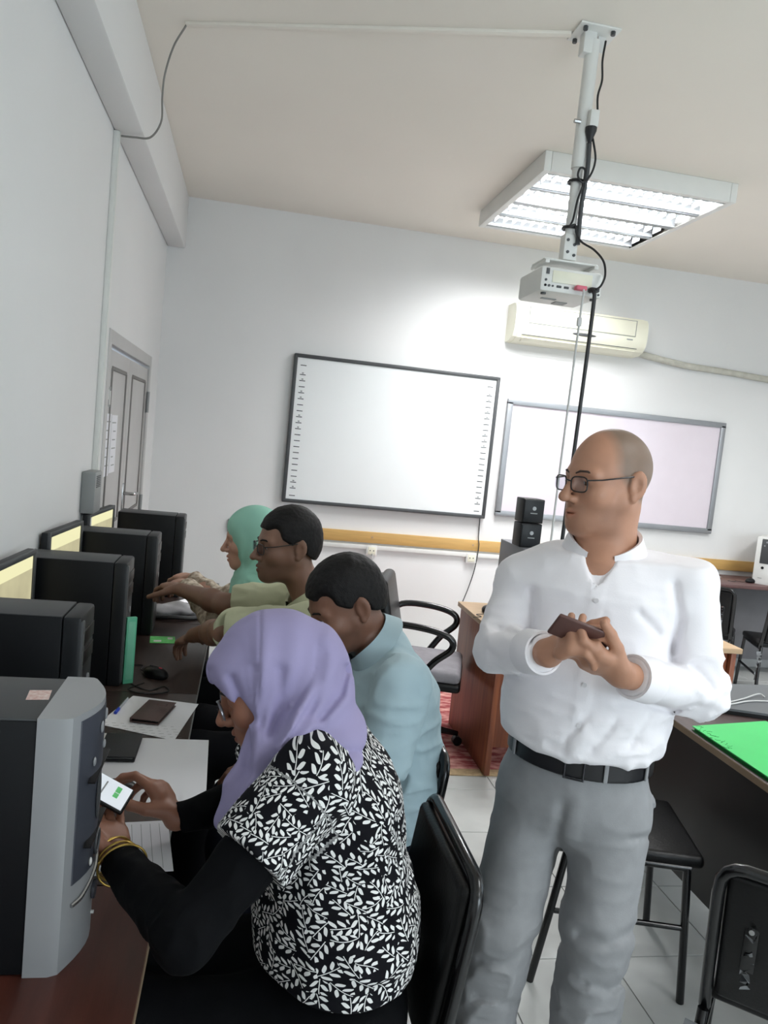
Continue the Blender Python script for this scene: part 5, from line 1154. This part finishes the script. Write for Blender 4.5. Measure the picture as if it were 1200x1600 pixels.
def leaf_material():
    m = bpy.data.materials.new('leaf print'); m.use_nodes = True; nt = m.node_tree; N = nt.nodes; L = nt.links; b = N['Principled BSDF']; b.inputs['Roughness'].default_value = 0.8; b.inputs['Specular IOR Level'].default_value = 0.15
    A = N.new('ShaderNodeAttribute'); A.attribute_name = 'cloth'
    def mth(op, a, b_=None, c=None):
        n = N.new('ShaderNodeMath'); n.operation = op
        for i, v in enumerate((a, b_, c)):
            if v is None: continue
            if isinstance(v, (int, float)): n.inputs[i].default_value = v
            else: L.new(v, n.inputs[i])
        return n.outputs[0]
    def layer(scale, off):
        mp = N.new('ShaderNodeMapping'); mp.inputs['Location'].default_value = (off, off*1.7, 0); L.new(A.outputs['Vector'], mp.inputs[0])
        vo = N.new('ShaderNodeTexVoronoi'); vo.voronoi_dimensions = '2D'; vo.inputs['Scale'].default_value = scale; vo.inputs['Randomness'].default_value = 0.85; L.new(mp.outputs[0], vo.inputs['Vector'])
        sub = N.new('ShaderNodeVectorMath'); sub.operation = 'SUBTRACT'; L.new(mp.outputs[0], sub.inputs[0]); L.new(vo.outputs['Position'], sub.inputs[1])
        sc = N.new('ShaderNodeSeparateColor'); L.new(vo.outputs['Color'], sc.inputs[0])
        vr = N.new('ShaderNodeVectorRotate'); vr.rotation_type = 'Z_AXIS'; L.new(sub.outputs[0], vr.inputs['Vector']); L.new(mth('MULTIPLY', sc.outputs[0], 6.283), vr.inputs['Angle'])
        sp = N.new('ShaderNodeSeparateXYZ'); L.new(vr.outputs[0], sp.inputs[0]); x, y = sp.outputs[0], sp.outputs[1]
        # bend the stem
        y = mth('ADD', y, mth('MULTIPLY', mth('MULTIPLY', x, x), mth('MULTIPLY_ADD', sc.outputs[1], 16.0, -8.0)))
        ay = mth('ABSOLUTE', y); per = 0.0130
        shift = mth('MULTIPLY', mth('GREATER_THAN', y, 0.0), per*0.5)
        xs = mth('SUBTRACT', mth('ADD', x, shift), mth('MULTIPLY', ay, 0.85)); fx_ = mth('SUBTRACT', mth('MULTIPLY', mth('FRACT', mth('DIVIDE', xs, per)), per), per/2)
        # leaf: half width shrinks to a point at both ends
        tt = mth('DIVIDE', mth('SUBTRACT', ay, 0.0068), 0.0056); wd = mth('MULTIPLY', mth('MAXIMUM', mth('SUBTRACT', 1.0, mth('MULTIPLY', tt, tt)), 0.0), 0.0040)
        lf = mth('LESS_THAN', mth('ABSOLUTE', fx_), wd)
        st = mth('LESS_THAN', ay, 0.00062)
        return mth('MAXIMUM', lf, st)
    msk = layer(33.0, 0.0)
    mx = N.new('ShaderNodeMix'); mx.data_type = 'RGBA'; L.new(msk, mx.inputs[0]); mx.inputs[6].default_value = (*lin((12, 12, 18)), 1); mx.inputs[7].default_value = (*lin((232, 232, 230)), 1); L.new(mx.outputs[2], b.inputs['Base Color'])
    return m
purple_woman()

# ================================================================= seated man in the light blue shirt
def seated(label, base, h, sp, sh, el, wr, skin, shirt, trouser, hair_m, hands, skw, head_kw={}, sleeve=0.62, hh=0.0034, coll=None, radii=None, legs=True, rig=((0.165, 0.12), (0.16, 0.125), (0.16, 0.12), (0.10, 0.085)), hcut=True, cloth=None, long=False):
    t = thing('person', label, 'person', base); pel, wai, che, top = sp; (sL, sR), (eL, eR), (wL, wR) = sh, el, wr; side = nrm(sR-sL)
    S = SDF(); head(S, h, **head_kw); S.cap(h.p(-0.022, 0, -0.062), top+V3(0, 0, 0.0), 0.054, 0.058, 0.03); S.ell(h.p(0.02, 0, -0.095), (0.038, 0.040, 0.022), h.ax, 0.03)
    S.ecap(top, pel, (0.09, 0.05), (0.09, 0.06), side, 0.03); S.cap(sL, sR, 0.035, 0.035, 0.03)
    for a, b, c in ((sL, eL, wL), (sR, eR, wR)): S.cap(a, b, 0.042, 0.038, 0.02); S.cap(b, lerp(b, c, 0.3), 0.040, 0.041, 0.02); S.cap(lerp(b, c, 0.3), c, 0.041, 0.026, 0.02)
    kL, kR = pel+V3(-0.42, -0.12, 0.02), pel+V3(-0.42, 0.12, 0.02); aL, aR = V3(kL[0]+0.02, kL[1], 0.09), V3(kR[0]+0.02, kR[1], 0.09)
    for a, b, c in ((pel+V3(0, -0.09, 0), kL, aL), (pel+V3(0, 0.09, 0), kR, aR)): S.cap(a, b, 0.05, 0.04, 0.03); S.cap(b, c, 0.04, 0.03, 0.03)
    for w_, d_, n_, right, kw in hands: hand(S, w_, d_, n_, right, **kw)
    skinmesh('body', S, SKIN, t, hh, color=skincol(h, skin, **skw), rw=0.25); eyes(t, h, (1, 0, -0.4))
    if hair_m is not None: hair(t, h, hair_m); brows(t, h, hair_m, 0.0032)
    B = SDF(); B.ecap(pel, wai, rig[0], rig[1], side, 0.05); B.ecap(wai, che, rig[1], rig[2], side, 0.06); B.ecap(che, top+V3(0, 0, -0.03), rig[2], rig[3], side, 0.06)
    B.cap(sL, sR, 0.062, 0.062, 0.05); B.cap(lerp(sL, sR, 0.35), top+V3(0, 0, 0.0), 0.05, 0.05, 0.04); B.cap(lerp(sL, sR, 0.65), top+V3(0, 0, 0.0), 0.05, 0.05, 0.04); B.cap(top, top+V3(0, 0, 0.004), 0.066, 0.066, 0.03)
    cuts = []
    for a, b, c in ((sL, eL, wL), (sR, eR, wR)):
        if long: q = lerp(b, c, 0.95); B.cap(a, b, 0.062, 0.055, 0.03); B.cap(b, q, 0.052, 0.040, 0.02); cuts.append((q, nrm(c-b)))
        else: q = lerp(a, b, sleeve); B.cap(a, q, 0.068, 0.072, 0.03); cuts.append((q, nrm(b-a)))
    nb = nrm(h.o-top); np0, npn = (top+nb*0.018).astype(np.float32), nrm(nb+V3(-0.25, 0, 0)).astype(np.float32)
    def bp(P, d):
        n = vnoise(P, (12, 12, 20), 51); r = 1-np.abs(2*n-1); m_ = vnoise(P, (26, 26, 34), 57); r2 = 1-np.abs(2*m_-1); d = d-0.009*(r*r-0.4)-0.003*(r2*r2-0.4)
        v = P-np0; d = np.where((v*v).sum(1) < 0.15**2, np.maximum(d, v@npn), d)
        for q, nn in cuts:
            v = P-q.astype(np.float32); near = ((v*v).sum(1) < 0.11**2) & (np.abs((P-che.astype(np.float32))@side.astype(np.float32)) > (0.10 if not long else -1)); d = np.where(near, np.maximum(d, v@nn.astype(np.float32)-0.004), d)
        return d
    B.post = bp; so = skinmesh('shirt', B, shirt, t, 0.0058, color=cloth)
    if coll: collar(t, top+nb*0.016+V3(-0.004, 0, 0), nrm(nb+V3(-0.22, 0, 0)), V3(-1, h.f[1]*0.4, -0.1), shirt if coll is True else coll, r1=0.069, r2=0.098, hh=0.036, drop=0.045, gap=0.3)
    Q = SDF(); Q.ecap(pel+V3(0, -0.05, 0), pel+V3(0, 0.05, 0), (0.12, 0.12), (0.12, 0.12), (1, 0, 0), 0.0)
    for k_, a_, s in ((kL, aL, -1), (kR, aR, 1)): Q.cap(pel+V3(-0.02, s*0.09, 0), k_, 0.088, 0.070, 0.04); Q.cap(k_, a_, 0.068, 0.058, 0.03)
    Q.plane(V3(0, 0, 0.06), (0, 0, -1), 0.004); px = pel[0]
    Q.post = lambda P, d: np.where(P[:, 0] > px-0.24, np.maximum(d, 0.479-P[:, 2]), d)
    skinmesh('trousers', Q, trouser, t, 0.008)
    for a_ in (aL, aR): shoe(t, a_, (-1, 0, 0), SHOE)
    return t, so
NAVY = mat('navy trouser cloth', (26, 29, 40), 0.85, spec=0.1, var=0.08); DARK = mat('charcoal trouser cloth', (32, 32, 36), 0.85, spec=0.1, var=0.08)
th = math.radians(28); ps = math.radians(12)
hB = Fr(at(541, 942, 2.0), V3(-math.cos(th)*math.cos(ps), -math.cos(th)*math.sin(ps), -math.sin(th)))
wl_, wr_2 = V3(0.15, 1.93, 0.705), V3(0.14, 2.14, 0.705)
bt, bs_ = seated('man in a light blue shirt looking down, seated behind the purple headscarf', V3(0.5, 2.03, 0), hB, (V3(0.47, 2.03, 0.575), V3(0.465, 2.03, 0.76), V3(0.430, 2.02, 0.955), V3(0.392, 2.015, 1.098)),
    (V3(0.425, 1.835, 1.055), V3(0.40, 2.215, 1.055)), (V3(0.37, 1.79, 0.80), V3(0.34, 2.27, 0.80)), (wl_, wr_2), (128, 90, 72), mat('light blue shirt cotton', (182, 206, 214), 0.8, var=0.02, bump=0.03, bscale=300), NAVY, HAIR,
    [(wl_, (-1, 0.2, -0.05), (0, 0, -1), False, {}), (wr_2, (-1, 0, -0.05), (0, 0, -1), True, {})], dict(beard=0.25), sleeve=0.80, coll=True, rig=((0.17, 0.125), (0.175, 0.135), (0.175, 0.125), (0.10, 0.085)))
ps = math.radians(15); th = math.radians(4)
hP = Fr(at(450, 851, 2.55), V3(-math.cos(th)*math.cos(ps), -math.cos(th)*math.sin(ps), -math.sin(th)))
eLp, eRp = V3(-0.035, 2.52, 0.985), at(352, 945, 2.83); wLp, wRp = at(305, 992, 2.74), at(285, 922, 3.02)
pt, _ = seated('man with glasses in an olive polo shirt reaching over the desk', V3(0.33, 2.58, 0), hP, (V3(0.33, 2.58, 0.575), V3(0.325, 2.58, 0.76), V3(0.30, 2.575, 0.94), V3(0.252, 2.565, 1.095)),
    (V3(0.235, 2.39, 1.055), V3(0.245, 2.755, 1.055)), (eLp, eRp), (wLp, wRp), (128, 94, 76), mat('olive polo cotton', (188, 190, 158), 0.85, var=0.03, bump=0.04, bscale=250), DARK, HAIR,
    [(wLp, at(278, 1004, 2.82)-wLp, (0.0, 0.3, -0.9), False, dict(curl=(20, 25, 20))), (wRp, at(255, 912, 3.10)-wRp, (-0.2, 0.2, -0.9), True, dict(curl=(30, 40, 30)))], dict(beard=0.3), sleeve=0.85, coll=True)
glasses(pt, hP, mat('black frame', (30, 28, 30), 0.3))
# ================================================================= woman in mint headscarf
th = math.radians(10)
hM = Fr(at(394, 840, 3.1), V3(-math.cos(th), 0.02, -math.sin(th)))
eLm, eRm = V3(-0.06, 2.98, 0.90), V3(-0.06, 3.34, 0.90); wLm, wRm = at(292, 914, 3.32), at(300, 905, 3.52)
FLOR = mat('cream floral cotton', (226, 214, 196), 0.85, var=0.05, vscale=55, rgb2=(150, 130, 112), detail=1.0)
mt_, _ = seated('woman in a mint green headscarf working furthest from the camera', V3(0.12, 3.12, 0), hM, (V3(0.13, 3.12, 0.575), V3(0.125, 3.12, 0.74), V3(0.105, 3.115, 0.90), V3(0.085, 3.11, 1.02)),
    (V3(0.09, 2.95, 0.975), V3(0.09, 3.27, 0.975)), (eLm, eRm), (wLm, wRm), (196, 152, 132), FLOR, DARK, None,
    [(wLm, at(258, 906, 3.46)-wLm, (0, 0.2, -1), False, dict(curl=(25, 35, 25))), (wRm, at(266, 897, 3.62)-wRm, (0, 0.2, -1), True, dict(curl=(25, 35, 25)))], dict(), head_kw=dict(ears=False, jaw=0.95), hh=0.004, rig=((0.17, 0.13), (0.16, 0.125), (0.15, 0.12), (0.09, 0.08)), long=True)
K = SDF(); h = hM; K.ell(h.p(-0.014, 0, 0.030), (0.110, 0.088, 0.100), h.ax, 0.0); K.ell(h.p(-0.05, 0, -0.02), (0.07, 0.075, 0.09), h.ax, 0.04); K.cap(h.p(-0.01, 0, -0.05), h.p(-0.02, 0, -0.14), 0.078, 0.080, 0.05)
K.ell(V3(0.085, 3.11, 1.035), (0.11, 0.14, 0.06), None, 0.05); K.ell(h.p(0.125, 0, -0.040), (0.075, 0.062, 0.092), h.ax, 0.006, '-')
K.ecap(V3(0.03, 3.06, 1.06), V3(-0.01, 3.04, 0.95), (0.05, 0.03), (0.035, 0.02), (0, 1, 0), 0.03)
Gm = h.p(0.05, 0, -0.13).astype(np.float32)
def fm_(P, d):
    q = P-Gm; ang = np.arctan2(q[:, 2], q[:, 0]); r = np.sqrt(q[:, 0]**2+q[:, 2]**2); n = vnoise(P, 10, 61)-0.5
    return d-0.008*np.clip((r-0.02)/0.05, 0, 1)*np.clip((0.26-r)/0.12, 0, 1)*((0.5+0.5*np.sin(ang*8+n*4))**2-0.3)
K.post = fm_; skinmesh('headscarf', K, mat('mint scarf cloth', (150, 203, 184), 0.8, var=0.03), mt_, 0.0045)
